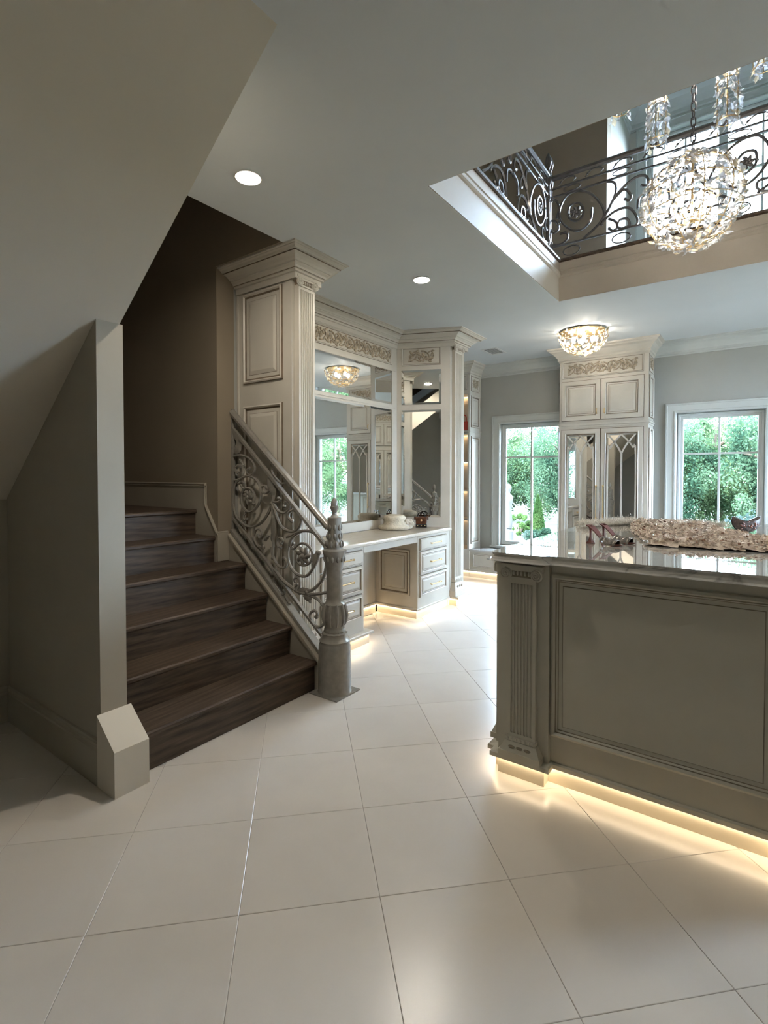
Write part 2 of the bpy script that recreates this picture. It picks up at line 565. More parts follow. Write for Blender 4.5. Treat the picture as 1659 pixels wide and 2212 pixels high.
# ---- floor: grout bed plus one object for each tile, laid diagonally
b = MB(); b.box(-5.2, RX + 0.1, NY - 0.1, FARY + 0.1, -0.15, -0.006)
floor = struct(b.build('floor', M['grout'], smooth=0), 'cream limestone floor laid in large diagonal tiles')
PM, PN, M0, N0 = 0.4755, 0.4815, 0.267, 2.218
R2 = 2 ** -0.5
def mn(m, n): return ((m - n) * R2, (m + n) * R2)
def clip(poly, axis, lim, keep_less):
    out = []
    for i in range(len(poly)):
        a, c = poly[i], poly[(i + 1) % len(poly)]
        ia = (a[axis] <= lim) == keep_less; ic = (c[axis] <= lim) == keep_less
        if ia: out.append(a)
        if ia != ic:
            t = (lim - a[axis]) / (c[axis] - a[axis])
            out.append((a[0] + t * (c[0] - a[0]), a[1] + t * (c[1] - a[1])))
    return out
G = 0.0006
tile_me = None
def tile_mesh(poly):
    q = MB(); k = len(poly)
    cx = sum(p[0] for p in poly) / k; cy = sum(p[1] for p in poly) / k
    ins = [(p[0] + (cx - p[0]) * 0.006, p[1] + (cy - p[1]) * 0.006) for p in poly]
    q.add([(x, y, -0.006) for x, y in poly] + [(x, y, -0.0012) for x, y in poly] + [(x, y, 0) for x, y in ins],
          [(i, (i + 1) % k, k + (i + 1) % k, k + i) for i in range(k)] + [(k + i, k + (i + 1) % k, 2 * k + (i + 1) % k, 2 * k + i) for i in range(k)] + [tuple(range(2 * k, 3 * k))])
    return q.mesh('tile', [M['tile']], smooth=0)
for i in range(-14, 16):
    for j in range(-14, 14):
        m0, n0 = M0 + i * PM, N0 + j * PN
        quad = [mn(m0 + G, n0 + G), mn(m0 + PM - G, n0 + G), mn(m0 + PM - G, n0 + PN - G), mn(m0 + G, n0 + PN - G)]
        c = mn(m0 + PM / 2, n0 + PN / 2)
        if c[0] < -3.95 or c[1] < -1.1 or c[0] > 2.5: continue
        if c[0] < -3.2 and 1.5 < c[1] < 5.1: continue
        if c[1] > 7.4: continue
        if any(p[1] > FARY for p in quad):
            q = clip(quad, 1, FARY - 0.001, True)
            if len(q) < 3: continue
            me = tile_mesh([(p[0] - c[0], p[1] - c[1]) for p in q])
        else:
            if tile_me is None: tile_me = tile_mesh([(p[0] - c[0], p[1] - c[1]) for p in quad])
            me = tile_me
        inst('tile', me, floor, (c[0], c[1], 0))

# ---- ceiling with the stair well and the gallery opening
b = MB()
b.box(SOX, RX, NY, 1.275, CH, UF)
b.box(-2.627, RX, 1.275, OY0, CH, UF)
b.box(-4.4, -2.627, 2.60, OY1, CH, UF); b.box(-2.627, OX0, OY0, OY1, CH, UF)
b.box(OX1, RX, OY0, OY1, CH, UF)
b.box(-4.4, RX, OY1, FARY, CH, UF)
struct(b.build('ceiling', M['ceil'], smooth=0), 'pale grey flat ceiling around the open gallery well')
b = MB()
b.prism_xz([(SOX, CH), (SOX + 0.45, CH + 0.36), (SOX, CH + 0.36), (-5.0, soff(-5.0) + 0.30), (-5.0, soff(-5.0))], NY, 1.275)
struct(b.build('ceiling_sloped', M['soffit'], smooth=0), 'sloping beige underside of the upper stair flight')

# ---- walls
def wall_xz(name, y0, y1, x0, x1, z0, z1, holes, mat, label=None):
    """wall in the xz plane with rectangular holes (hx0, hx1, hz0, hz1) sorted by x"""
    q = MB(); x = x0
    for hx0, hx1, hz0, hz1 in holes:
        q.box(x, hx0, y0, y1, z0, z1)
        q.box(hx0, hx1, y0, y1, z0, hz0); q.box(hx0, hx1, y0, y1, hz1, z1)
        x = hx1
    q.box(x, x1, y0, y1, z0, z1)
    return struct(q.build(name, mat, smooth=0), label)
W1 = (-3.0, -2.12, 0.44, 2.20)     # x0 x1 z0 z1 of the openings
W2 = (-0.765, 0.095, 0.44, 2.20)
W3 = (-1.12, 0.45, 3.70, 5.58)
wall_xz('wall_far', FARY, FARY + 0.22, -4.4, RX, -0.1, UF, [W1, W2], M['wall'], 'grey window wall at the far end of the room')
wall_xz('wall_far_upper', FARY, FARY + 0.22, -4.4, RX, UF, UC, [W3], M['trim'])
def wbox(name, m, *a):
    q = MB(); q.box(*a); return struct(q.build(name, m, smooth=0))
RW = [(4.70, 6.30, 0.85, 2.50)]  # window opening added in the unseen right wall to bring in more daylight
q = MB(); yy_ = NY
for a0, a1, z0_, z1_ in RW:
    q.box(RX, RX + 0.2, yy_, a0, -0.1, UC); q.box(RX, RX + 0.2, a0, a1, -0.1, z0_); q.box(RX, RX + 0.2, a0, a1, z1_, UC); yy_ = a1
q.box(RX, RX + 0.2, yy_, FARY + 0.22, -0.1, UC)
struct(q.build('wall_right', M['wall'], smooth=0))
wbox('wall_near', M['wall'], -5.2, RX + 0.2, NY - 0.2, NY, -0.1, UC)
wbox('wall_left', M['stairwall'], LX - 0.14, LX, NY, 1.165, -0.1, 1.32)
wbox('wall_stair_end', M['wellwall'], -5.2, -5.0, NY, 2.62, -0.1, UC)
b = MB(); b.prism_xz([(-2.487, 0), (-2.487, soff(-2.487) - 0.001), (-5.0, soff(-5.0) - 0.001), (-5.0, 0)], 1.165, 1.29)
struct(b.build('wall_stair_near', M['stairwall'], smooth=0), 'beige stub wall enclosing the near side of the staircase')
b = MB(); b.box(-5.0, -3.35, 2.46, 2.62, 0, UC); b.box(-3.35, -2.628, 2.452, 2.62, CH + 0.001, UC); b.box(-2.628, -1.66, 2.46, 2.62, UF, UC)  # last box is unseen, added to shut gallery light out of the well
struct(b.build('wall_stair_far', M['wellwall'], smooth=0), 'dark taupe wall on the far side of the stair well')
wbox('wall_vanity', M['wall'], -3.50, -3.362, 2.62, 5.40, 0, CH)
wbox('wall_recess', M['wall'], -4.4, -3.362, 5.25, 5.395, 0, CH)
wbox('wall_left_far', M['wall'], -4.5, -4.4, 5.25, FARY, 0, CH)
wbox('wall_left_upper', M['brownwall'], -4.5, -4.4, 2.62, FARY, UF, UC)
wbox('wall_stair_light_block', M['wellwall'], -1.76, -1.66, NY, 2.46, UF, UC)  # unseen wall added so the stair well stays dark
# upper gallery: brown wall with a wide bay opening towards the tall window
YB = 5.88
b = MB()
b.box(-4.4, -1.315, YB, YB + 0.15, UF, UC); b.box(0.645, RX, YB, YB + 0.15, UF, UC)
struct(b.build('wall_gallery', M['brownwall'], smooth=0), 'brown gallery wall beside the tall upper window bay')
b = MB()
b.box(-1.42, -1.315, YB + 0.151, FARY, UF, UC); b.box(0.645, 0.75, YB + 0.151, FARY, UF, UC)
struct(b.build('wall_bay_reveals', M['trim'], smooth=0))
b = MB(); b.box(-5.2, RX + 0.2, NY - 0.2, FARY + 0.22, UC, UC + 0.2)
struct(b.build('ceiling_upper', M['wintrim'], smooth=0))
# crown inside the bay
b = MB()
cp = [(d, z + UC - 3.05) for d, z in CROWN_W]
cp = [(d * 1.6, UC - (UC - z) * 1.6) for d, z in cp]
b.sweep([(-1.315, YB + 0.15), (-1.315, FARY), (0.645, FARY), (0.645, YB + 0.15)], cp)
struct(b.build('trim_1', M['wintrim']))
# fascia of the opening: flat boards, a bead and a dark nosing at the upper floor
OP = [(OX0, OY0), (OX0, OY1), (OX1, OY1), (OX1, OY0)]
b = MB()
b.sweep(OP, [(0, 3.052), (0.006, 3.052), (0.006, 3.262), (0.014, 3.268), (0.022, 3.278), (0.022, 3.290), (0.013, 3.296), (0.013, 3.312), (0.020, 3.318), (0.006, 3.328), (0.006, 3.40)], closed=True)
struct(b.build('trim_2', M['fascia']), 'white moulded fascia lining the gallery well')
b = MB()
b.sweep(OP, [(-0.06, 3.412), (0.012, 3.400), (0.022, 3.408), (0.022, 3.425), (0.012, 3.432), (-0.22, 3.432)], closed=True)
struct(b.build('trim_3', M['wood']), 'dark wood nosing on the edge of the gallery floor')
# crown along the window wall (between cabinets and over window two)
b = MB(); b.sweep([(-3.30, FARY), (-2.03, FARY)], CROWN_W, cap=False)
b.sweep([(-1.01, FARY), (RX, FARY)], CROWN_W, cap=False)
struct(b.build('trim_4', M['wintrim']), 'crown moulding along the window wall')
# baseboard wrapping the stub wall
b = MB()
b.sweep([(LX, 1.165), (-2.488, 1.165)], [(0, 0), (0.018, 0), (0.018, 0.165), (0.013, 0.172), (0.013, 0.180), (0.017, 0.186), (0.017, 0.202), (0.010, 0.210), (0, 0.212)])
b.sweep([(LX, NY), (LX, 1.15)], [(0, 0), (0.018, 0), (0.018, 0.165), (0.013, 0.172), (0.013, 0.180), (0.017, 0.186), (0.017, 0.202), (0.010, 0.210), (0, 0.212)])
struct(b.build('baseboard_left', M['stairwall'], smooth=30))
b = MB()
b.prism_xz([(-2.325, 0), (-2.325, 0.212), (-2.4865, 0.339), (-2.4865, 0.0)], 1.146, 1.310)
struct(b.build('baseboard_end', M['soffit'], smooth=0), 'chunky sloped baseboard cap at the foot of the stub wall')

# ---- windows
def window(n, op, muntx, muntz, sill=True, split=None, label=None):
    x0, x1, z0, z1 = op
    w = thing('window_%d' % n, label, 'window', ((x0 + x1) / 2, FARY, z0))
    del w['category']
    w['kind'] = 'structure'
    cx, cz, W, H = (x0 + x1) / 2, (z0 + z1) / 2, x1 - x0, z1 - z0
    u = X
    # casing around the opening on the room side
    q = MB()
    pr = [(-0.115, 0, 0), (-0.115, 0.020, 0), (-0.108, 0.028, 0), (-0.094, 0.028, 0), (-0.090, 0.020, 0), (-0.026, 0.014, 0), (-0.020, 0.022, 0), (-0.006, 0.022, 0), (0.003, 0.014, 0), (0.003, -0.07, 0)]
    q.panel((cx, FARY, cz), X, Z, -Y, W, H, pr, fill=False)
    q.build('casing', M['wintrim'], w)
    q = MB()
    q.panel((cx, FARY, cz), X, Z, -Y, W, H, [(0.003, -0.07, 0), (0.014, -0.055, 0), (0.034, -0.06, 0), (0.040, -0.072, 0), (0.066, -0.078, 0), (0.070, -0.10, 0)], fill=False)
    q.build('sash_frame', M['wintrim'], w)
    gx0, gx1, gz0, gz1 = x0 + 0.068, x1 - 0.068, z0 + 0.068, z1 - 0.068
    cols = [gx0] + muntx + [gx1]
    rows = [gz0] + muntz + [gz1]
    for i in range(len(cols) - 1):
        for j in range(len(rows) - 1):
            q = MB(); q.box(cols[i], cols[i + 1], FARY + 0.096, FARY + 0.101, rows[j], rows[j + 1])
            q.build('pane', M['glass'], w, smooth=0)
    for xx in muntx:
        ww = 0.045 if split and abs(xx - split) < 0.01 else 0.011
        q = MB(); q.box(xx - ww, xx + ww, FARY + 0.078, FARY + 0.118, gz0, gz1); q.build('muntin', M['wintrim'], w, smooth=0)
    for zz in muntz:
        q = MB(); q.box(gx0, gx1, FARY + 0.082, FARY + 0.114, zz - 0.011, zz + 0.011); q.build('muntin', M['wintrim'], w, smooth=0)
    if sill:
        q = MB(); q.box(x0 - 0.13, x1 + 0.13, FARY - 0.045, FARY, z0 - 0.030, z0 - 0.001); q.build('sill', M['wintrim'], w, smooth=0)
    return w
window(1, W1, [-2.558], [1.716], label='white framed four pane window above the marble window seat')
window(2, W2, [-0.336], [1.716], label='white framed four pane window right of the tall wardrobe')
window(3, W3, [-0.715, -0.338, 0.03], [4.30, 4.90, 5.25], sill=False, split=-0.338, label='tall bright twin window of the upper gallery bay')

for i_, (a0, a1, z0_, z1_) in enumerate(RW):
    w = thing('window_%d' % (4 + i_), 'wide white framed window added in the unseen right wall', 'window', (RX, (a0 + a1) / 2, z0_))
    del w['category']; w['kind'] = 'structure'
    q = MB()
    q.panel((RX, (a0 + a1) / 2, (z0_ + z1_) / 2), Y, Z, -X, a1 - a0, z1_ - z0_, [(-0.115, 0, 0), (-0.115, 0.024, 0), (0.003, 0.018, 0), (0.003, -0.08, 0), (0.06, -0.08, 0), (0.06, -0.11, 0)], fill=False)
    q.build('casing', M['wintrim'], w, smooth=0)
    q = MB(); q.box(RX + 0.08, RX + 0.11, (a0 + a1) / 2 - 0.012, (a0 + a1) / 2 + 0.012, z0_ + 0.06, z1_ - 0.06); q.build('muntin', M['wintrim'], w, smooth=0)
    q = MB(); q.box(RX + 0.093, RX + 0.098, a0 + 0.06, a1 - 0.06, z0_ + 0.06, z1_ - 0.06); q.build('pane', M['glass'], w, smooth=0)

# ================================================================== STAIRS
RISE, RUN, SX = 0.1985, 0.2405, -2.42
st = thing('staircase', 'dark oak staircase rising to a landing between taupe walls', 'staircase', (-2.9, 1.95, 0))
for k in range(6):
    xk = SX - RUN * k
    y1 = 2.545 if k < 4 else 2.447
    zt = RISE * (k + 1)
    q = MB(); q.box(xk - 0.02, xk, 1.312 if k == 0 else 1.291, y1, zt - RISE + (0.0 if k == 0 else 0.0), zt - 0.028)
    q.build('riser', M['wood'], st, smooth=0)
    x_back = xk - RUN - 0.004 if k < 5 else -4.97
    nose = 0.018
    q = MB()
    prof = [(xk + nose - 0.006, zt - 0.030), (xk + nose, zt - 0.022), (xk + nose, zt - 0.008), (xk + nose - 0.008, zt), (x_back, zt), (x_back, zt - 0.030)]
    q.prism_xz(prof, 1.291 if k else 1.312, y1 + (0.0 if k >= 4 else 0.004))
    q.build('tread' if k < 5 else 'landing', M['wood'], st, smooth=0)
# stringer carrying the railing and skirt on the far wall
q = MB(); q.prism_xz([(-2.388, 0.0), (-2.388, 0.195), (-3.345, 0.985), (-3.345, 0.0)], 2.552, 2.652)
q.build('stringer', M['stairwall'], st, smooth=0)
q = MB(); q.prism_xz([(-2.380, 0.190), (-2.380, 0.212), (-3.345, 1.006), (-3.345, 0.985)], 2.540, 2.655)
q.build('stringer_cap', M['stairwall'], st, smooth=0)
sk = [(-3.352, 1.030), (-3.490, 1.235), (-3.490, 1.404), (-4.975, 1.404)]
q = MB(); q.prism_xz(sk + [(-4.975, 1.0), (-3.36, 0.72)], 2.4475, 2.4595)
q.build('wall_skirt', M['stairwall'], st, smooth=0)
q = MB()
q.tube([(x, 2.446, z - 0.008) for x, z in sk], 0.009, 6)
q.tube([(x + 0.016, 2.445, z - 0.026) for x, z in sk[:3]] + [(-4.975, 2.445, 1.378)], 0.005, 6)
q.tube([(-3.345, 2.446, 1.022), (-3.345, 2.545, 1.022)], 0.009, 6)
q.build('skirt_moulding', M['stairwall'], st)
q = MB(); q.box(-3.349, -3.338, 2.4475, 2.551, 0.80, 1.022)
q.build('skirt_return', M['stairwall'], st, smooth=0)

# ---- railing with scrolled ironwork
RY = 2.60
STAIR_SCROLLS=[
(0.009,[(-3.347, 1.61), (-3.261, 1.621), (-3.186, 1.607), (-3.123, 1.576), (-3.087, 1.528), (-3.096, 1.486), (-3.133, 1.465), (-3.169, 1.477), (-3.18, 1.502), (-3.15, 1.516)]),
(0.009,[(-3.329, 1.425), (-3.281, 1.429), (-3.239, 1.45), (-3.22, 1.487), (-3.233, 1.523), (-3.271, 1.542), (-3.309, 1.53), (-3.317, 1.499), (-3.29, 1.487)]),
(0.01,[(-3.345, 1.264), (-3.335, 1.351), (-3.296, 1.413), (-3.225, 1.447), (-3.142, 1.456), (-3.061, 1.421), (-3.019, 1.351), (-3.027, 1.274), (-3.076, 1.213), (-3.153, 1.18), (-3.222, 1.213), (-3.245, 1.279), (-3.231, 1.335), (-3.184, 1.363), (-3.124, 1.355), (-3.091, 1.308), (-3.103, 1.247)]),
(0.008,[(-3.282, 1.395), (-3.234, 1.414), (-3.197, 1.39), (-3.202, 1.362), (-3.23, 1.365), (-3.244, 1.386)]),
(0.011,[(-3.346, 1.233), (-3.303, 1.136), (-3.21, 1.08), (-3.118, 1.067), (-3.011, 1.109), (-2.932, 1.189), (-2.898, 1.254)]),
(0.008,[(-3.19, 1.178), (-3.218, 1.146), (-3.209, 1.116), (-3.181, 1.124)]),
(0.009,[(-2.914, 1.352), (-2.965, 1.328), (-3.004, 1.339), (-3.009, 1.374), (-2.974, 1.386), (-2.952, 1.369)]),
(0.009,[(-2.881, 1.266), (-2.83, 1.268), (-2.805, 1.286), (-2.826, 1.296)]),
(0.01,[(-2.876, 1.255), (-2.831, 1.205), (-2.773, 1.19), (-2.725, 1.215), (-2.712, 1.249), (-2.74, 1.271), (-2.769, 1.259), (-2.765, 1.239)]),
(0.011,[(-2.889, 1.255), (-2.848, 1.164), (-2.799, 1.092), (-2.726, 1.062), (-2.654, 1.067), (-2.607, 1.109), (-2.599, 1.165), (-2.63, 1.202), (-2.677, 1.214), (-2.717, 1.193), (-2.721, 1.159), (-2.689, 1.137)]),
(0.01,[(-3.104, 1.068), (-3.101, 0.99), (-3.056, 0.928), (-2.995, 0.921)]),
(0.009,[(-3.1, 1.002), (-3.078, 1.046), (-3.029, 1.053), (-3.004, 1.015), (-3.034, 0.986), (-3.051, 1.006)]),
(0.009,[(-2.898, 1.254), (-2.888, 1.098), (-2.887, 0.93), (-2.892, 0.848)]),
(0.009,[(-2.797, 0.935), (-2.834, 0.944), (-2.843, 0.979), (-2.811, 1.006), (-2.781, 0.99), (-2.797, 0.969)]),
(0.01,[(-2.908, 0.932), (-2.894, 0.876), (-2.853, 0.816), (-2.798, 0.787), (-2.753, 0.801), (-2.744, 0.839), (-2.771, 0.859)]),
(0.012,[(-2.743, 1.017), (-2.69, 1.033), (-2.63, 1.056), (-2.57, 1.072), (-2.488, 1.071), (-2.415, 1.035), (-2.368, 0.968), (-2.356, 0.89), (-2.368, 0.806), (-2.408, 0.731), (-2.473, 0.675), (-2.539, 0.642)]),
(0.011,[(-2.604, 1.061), (-2.664, 1.032), (-2.708, 0.98), (-2.731, 0.903), (-2.718, 0.83), (-2.666, 0.773), (-2.597, 0.75), (-2.538, 0.76), (-2.489, 0.805), (-2.448, 0.869), (-2.427, 0.93)]),
(0.01,[(-2.691, 1.006), (-2.704, 0.961), (-2.678, 0.936), (-2.652, 0.947), (-2.617, 0.974), (-2.571, 0.984), (-2.517, 0.964), (-2.488, 0.925), (-2.501, 0.864), (-2.555, 0.831), (-2.614, 0.834), (-2.644, 0.874), (-2.635, 0.921)]),
(0.008,[(-2.678, 0.936), (-2.691, 0.956), (-2.673, 0.976)]),
(0.012,[(-2.872, 0.769), (-2.799, 0.708), (-2.71, 0.663), (-2.606, 0.633), (-2.489, 0.634), (-2.337, 0.67)]),
(0.009,[(-2.657, 0.697), (-2.666, 0.718), (-2.636, 0.734), (-2.61, 0.712), (-2.615, 0.669), (-2.641, 0.641)]),
(0.011,[(-2.522, 0.626), (-2.441, 0.608), (-2.385, 0.568), (-2.358, 0.513), (-2.377, 0.451), (-2.425, 0.416), (-2.482, 0.427), (-2.511, 0.471), (-2.502, 0.505), (-2.465, 0.523), (-2.441, 0.506), (-2.451, 0.483)]),
(0.007,[(-2.881, 0.705), (-2.891, 0.671), (-2.854, 0.638), (-2.8, 0.588), (-2.768, 0.605), (-2.777, 0.623)]),
(0.007,[(-2.746, 0.558), (-2.711, 0.538)]),
(0.008,[(-2.912, 1.538), (-2.879, 1.526), (-2.896, 1.497), (-2.862, 1.451), (-2.805, 1.409), (-2.764, 1.406), (-2.76, 1.423)]),
]
STAIR_LEAVES=[
(0.035,[(-3.364, 1.833), (-3.259, 1.736), (-3.289, 1.664), (-3.327, 1.628)]),
(0.03,[(-2.93, 1.445), (-2.914, 1.387), (-2.88, 1.336), (-2.889, 1.255)]),
(0.022,[(-2.89, 1.168), (-2.882, 1.075), (-2.891, 0.988), (-2.875, 0.931)]),
(0.012,[(-3.266, 1.59), (-3.219, 1.541)]),
(0.015,[(-2.985, 0.975), (-2.925, 1.014)]),
(0.022,[(-2.427, 0.942), (-2.464, 0.885), (-2.489, 0.811)]),
(0.024,[(-2.675, 0.648), (-2.598, 0.64), (-2.514, 0.663)]),
(0.022,[(-2.573, 0.613), (-2.523, 0.602), (-2.506, 0.568)]),
(0.014,[(-2.764, 0.587), (-2.711, 0.532)]),
(0.014,[(-2.662, 0.663), (-2.632, 0.691)]),
(0.012,[(-2.756, 1.423), (-2.716, 1.39)]),
]
UP=[
[(-1.499, 3.8), (-1.494, 3.926), (-1.432, 4.027), (-1.332, 4.046), (-1.223, 3.98), (-1.14, 3.869), (-1.107, 3.774), (-1.126, 3.682)] ,
[(-1.21, 3.853), (-1.221, 3.745), (-1.293, 3.685), (-1.391, 3.706), (-1.48, 3.807), (-1.5, 3.902)] ,
[(-1.418, 3.852), (-1.406, 3.924), (-1.338, 3.935), (-1.288, 3.877), (-1.288, 3.802), (-1.343, 3.774), (-1.399, 3.809), (-1.418, 3.852)] ,
[(-1.28, 3.576), (-1.161, 3.679), (-1.081, 3.778), (-1.036, 3.861), (-0.969, 3.936), (-0.86, 4.0), (-0.784, 3.993), (-0.752, 3.936), (-0.768, 3.906), (-0.805, 3.918)] ,
[(-1.083, 4.045), (-1.026, 4.014), (-1.008, 3.948), (-1.036, 3.861)] ,
[(-1.069, 3.714), (-1.011, 3.673), (-0.997, 3.621), (-1.033, 3.595), (-1.062, 3.627)] ,
[(-0.994, 3.621), (-0.978, 3.676), (-0.922, 3.672), (-0.899, 3.618), (-0.921, 3.576), (-0.965, 3.565), (-0.994, 3.621)] ,
[(-1.115, 3.703), (-1.024, 3.761), (-0.912, 3.764), (-0.845, 3.673), (-0.844, 3.555), (-0.932, 3.544)] ,
[(-1.036, 3.861), (-0.947, 3.929), (-0.891, 3.864), (-0.901, 3.82), (-0.935, 3.842)] ,
[(-1.585, 4.03), (-1.527, 4.012), (-1.501, 3.94), (-1.519, 3.856)] ,
[(-1.597, 3.84), (-1.532, 3.822), (-1.503, 3.749), (-1.544, 3.72), (-1.577, 3.757)] ,
[(-1.492, 3.695), (-1.429, 3.691), (-1.422, 3.638), (-1.479, 3.602), (-1.569, 3.613)] ,
[(-0.835, 3.729), (-0.825, 3.82), (-0.751, 3.854), (-0.689, 3.846)] ,
]

rl = thing('stair_railing', 'grey iron stair railing with scrollwork and a cast newel post', 'railing', (-2.29, RY, 0))
def rail_pt(x, z): return (x, RY, z)
def flatbar(q, a, c, w, t):
    """bar from a to c in the rail plane, w thick vertically, t wide across"""
    a, c = Vector(a), Vector(c)
    d = (c - a).normalized(); n = Vector((-d.z, 0, d.x))
    L = (c - a).length
    q.obox((a + c) / 2 - n * (w / 2) , d, Y, n, L, t, w)
SL = (1.982 - 1.139) / (-3.363 + 2.355)
q = MB()
hx0, hx1 = -3.352, -2.335
def hz(x): return 1.139 + SL * (x + 2.355)
n = Vector((0.64, 0, 0.77))
prof = [(-0.024, -0.016), (-0.030, 0.004), (-0.020, 0.018), (0.0, 0.023), (0.020, 0.018), (0.030, 0.004), (0.024, -0.016)]
vs = []
for xx in (hx0, hx1):
    for a, c in prof:
        p = Vector((xx, RY + a, hz(xx) - 0.012)) + n * c
        vs.append(p)
k = len(prof)
q.add(vs, [(i, (i + 1) % k, k + (i + 1) % k, k + i) for i in range(k)] + [tuple(range(k)), tuple(range(k, 2 * k))])
q.build('handrail', M['iron'], rl, label='smooth sloping grey handrail')
for nm, za, zb, w, t in (('upper_rail', 1.838, 0.990, 0.020, 0.030), ('lower_rail', 1.128, 0.352, 0.018, 0.026), ('shoe_rail', 1.030, 0.235, 0.022, 0.060)):
    q = MB(); flatbar(q, (-3.347, RY, za), (-2.385 if nm != 'upper_rail' else -2.372, RY, zb), w, t)
    q.build(nm, M['iron'], rl, smooth=0)
q = MB(); q.box(-3.358, -3.338, RY - 0.015, RY + 0.015, 1.006, 1.985)
q.build('end_post', M['iron'], rl, smooth=0)
for r, pts in STAIR_SCROLLS:
    q = MB(); q.tube([(x, RY, z) for x, z in pts], r, 6, smooth=5)
    # small curl ball at the scroll end
    q.ball((pts[-1][0], RY, pts[-1][1]), r * 1.5, n=8, m=5)
    q.build('scroll', M['iron'], rl)
def leaf_blade(q, pts, w, yy, lobes=4):
    """ruffled acanthus blade along pts in the plane y = yy (thick, both sides bulged)"""
    P = [Vector((x, yy, z)) for x, z in pts]
    Q = []
    for i in range(len(P) - 1):
        for s in range(6): Q.append(P[i].lerp(P[i + 1], s / 6))
    Q.append(P[-1])
    m = len(Q); vs = []; fs = []
    for i, p in enumerate(Q):
        t = i / (m - 1)
        d = (Q[min(i + 1, m - 1)] - Q[max(i - 1, 0)]).normalized()
        s_ = Vector((-d.z, 0, d.x))
        ww = w * (0.25 + math.sin(math.pi * min(1, t * 0.9 + 0.12))) * (0.78 + 0.28 * abs(math.sin(t * lobes * math.pi)))
        vs += [p - s_ * ww, p + Y * (0.25 * w + 0.004), p + s_ * ww, p - Y * (0.25 * w + 0.004)]
    for i in range(m - 1):
        for k in range(4):
            fs.append((i * 4 + k, i * 4 + (k + 1) % 4, i * 4 + 4 + (k + 1) % 4, i * 4 + 4 + k))
    fs.append((0, 1, 2, 3)); fs.append((m * 4 - 4, m * 4 - 3, m * 4 - 2, m * 4 - 1))
    q.add(vs, fs)
for w, pts in STAIR_LEAVES:
    q = MB(); leaf_blade(q, pts, w, RY)
    q.build('acanthus_leaf', M['iron'], rl, smooth=50)
def rosette(q, c, r, u, v, n, petals=7):
    """whorled flower with petals in the plane (u, v)"""
    c = Vector(c)
    R = Matrix((u, v, n)).transposed()
    for k in range(petals):
        t = 2 * math.pi * k / petals
        d = u * math.cos(t) + v * math.sin(t)
        rot = R @ Matrix.Rotation(t + 0.5, 3, 'Z')
        q.ball(c + d * (r * 0.55) , r * 0.52, r * 0.26, r * 0.22, n=8, m=5, rot=rot)
    q.ball(c, r * 0.32, r * 0.32, r * 0.35, n=8, m=5, rot=R)
for (x, z), r in (((-3.166, 1.294), 0.062), ((-2.575, 0.895), 0.070)):
    q = MB(); rosette(q, (x, RY, z), r, X, Z, -Y); q.build('rosette', M['iron'], rl, smooth=60)
# newel post
q = MB()
NX = -2.285
def flute(t, z):
    if 0.40 < z < 0.60: return 1 + 0.05 * math.cos(t * 14 + z * 30)
    if 0.93 < z < 1.13: return 1 + 0.05 * math.cos(t * 9 + z * 45)
    return 1
q.lathe([(0.115, 0.008), (0.112, 0.016), (0.11, 0.1), (0.108, 0.315), (0.104, 0.335), (0.1, 0.345), (0.104, 0.356), (0.094, 0.372), (0.084, 0.395), (0.086, 0.405), (0.07, 0.412), (0.072, 0.424), (0.066, 0.432), (0.064, 0.45), (0.074, 0.475), (0.079, 0.51), (0.074, 0.55), (0.066, 0.585), (0.07, 0.6), (0.0577, 0.615), (0.0558, 0.64), (0.0549, 0.76), (0.053, 0.835), (0.0558, 0.845), (0.0614, 0.88), (0.0725, 0.925), (0.08, 0.95), (0.08, 0.962), (0.0554, 0.972), (0.0521, 0.985), (0.0554, 0.995), (0.0504, 1.005), (0.0437, 1.02), (0.047, 1.04), (0.042, 1.06), (0.047, 1.075), (0.042, 1.1), (0.0454, 1.13), (0.047, 1.165), (0.047, 1.18), (0.0286, 1.186), (0.0168, 1.2), (0.0151, 1.212), (0.0252, 1.235), (0.0302, 1.25), (0.0302, 1.256), (0.0235, 1.258), (0.0244, 1.275), (0.0185, 1.295), (0.0067, 1.31), (0.0017, 1.313)], (NX, RY, 0), 28, mod=flute)
newel = q.build('newel_post', M['iron'], rl, smooth=50, label='cast newel post with leaf collars and acorn finial')
q = MB(); q.box(NX - 0.122, NX + 0.122, RY - 0.122, RY + 0.122, 0.0, 0.008)
q.build('base_plate', M['iron'], newel, smooth=0)
for k in range(10):
    t = 2 * math.pi * k / 10
    p = Vector((NX + 0.066 * math.cos(t), RY + 0.066 * math.sin(t), 0))
    q = MB()
    q.tube([(p.x, p.y, 0.455), (NX + 0.080 * math.cos(t), RY + 0.080 * math.sin(t), 0.52), (NX + 0.070 * math.cos(t), RY + 0.070 * math.sin(t), 0.59), (NX + 0.074 * math.cos(t), RY + 0.074 * math.sin(t), 0.605)], 0.010, 5, smooth=3, taper=lambda s: 0.35 + math.sin(math.pi * min(1, s + 0.1)))
    q.build('collar_leaf', M['iron'], newel)

for zc, r_, n_ in ((1.005, 0.055, 10), (1.055, 0.046, 8), (1.115, 0.044, 8), (0.905, 0.066, 12)):
    q = MB()
    for k in range(n_):
        t = 2 * math.pi * k / n_
        q.ball((NX + r_ * math.cos(t), RY + r_ * math.sin(t), zc), 0.011, 0.011, 0.022, n=6, m=5)
    q.build('leaf_ring', M['iron'], newel, smooth=60)

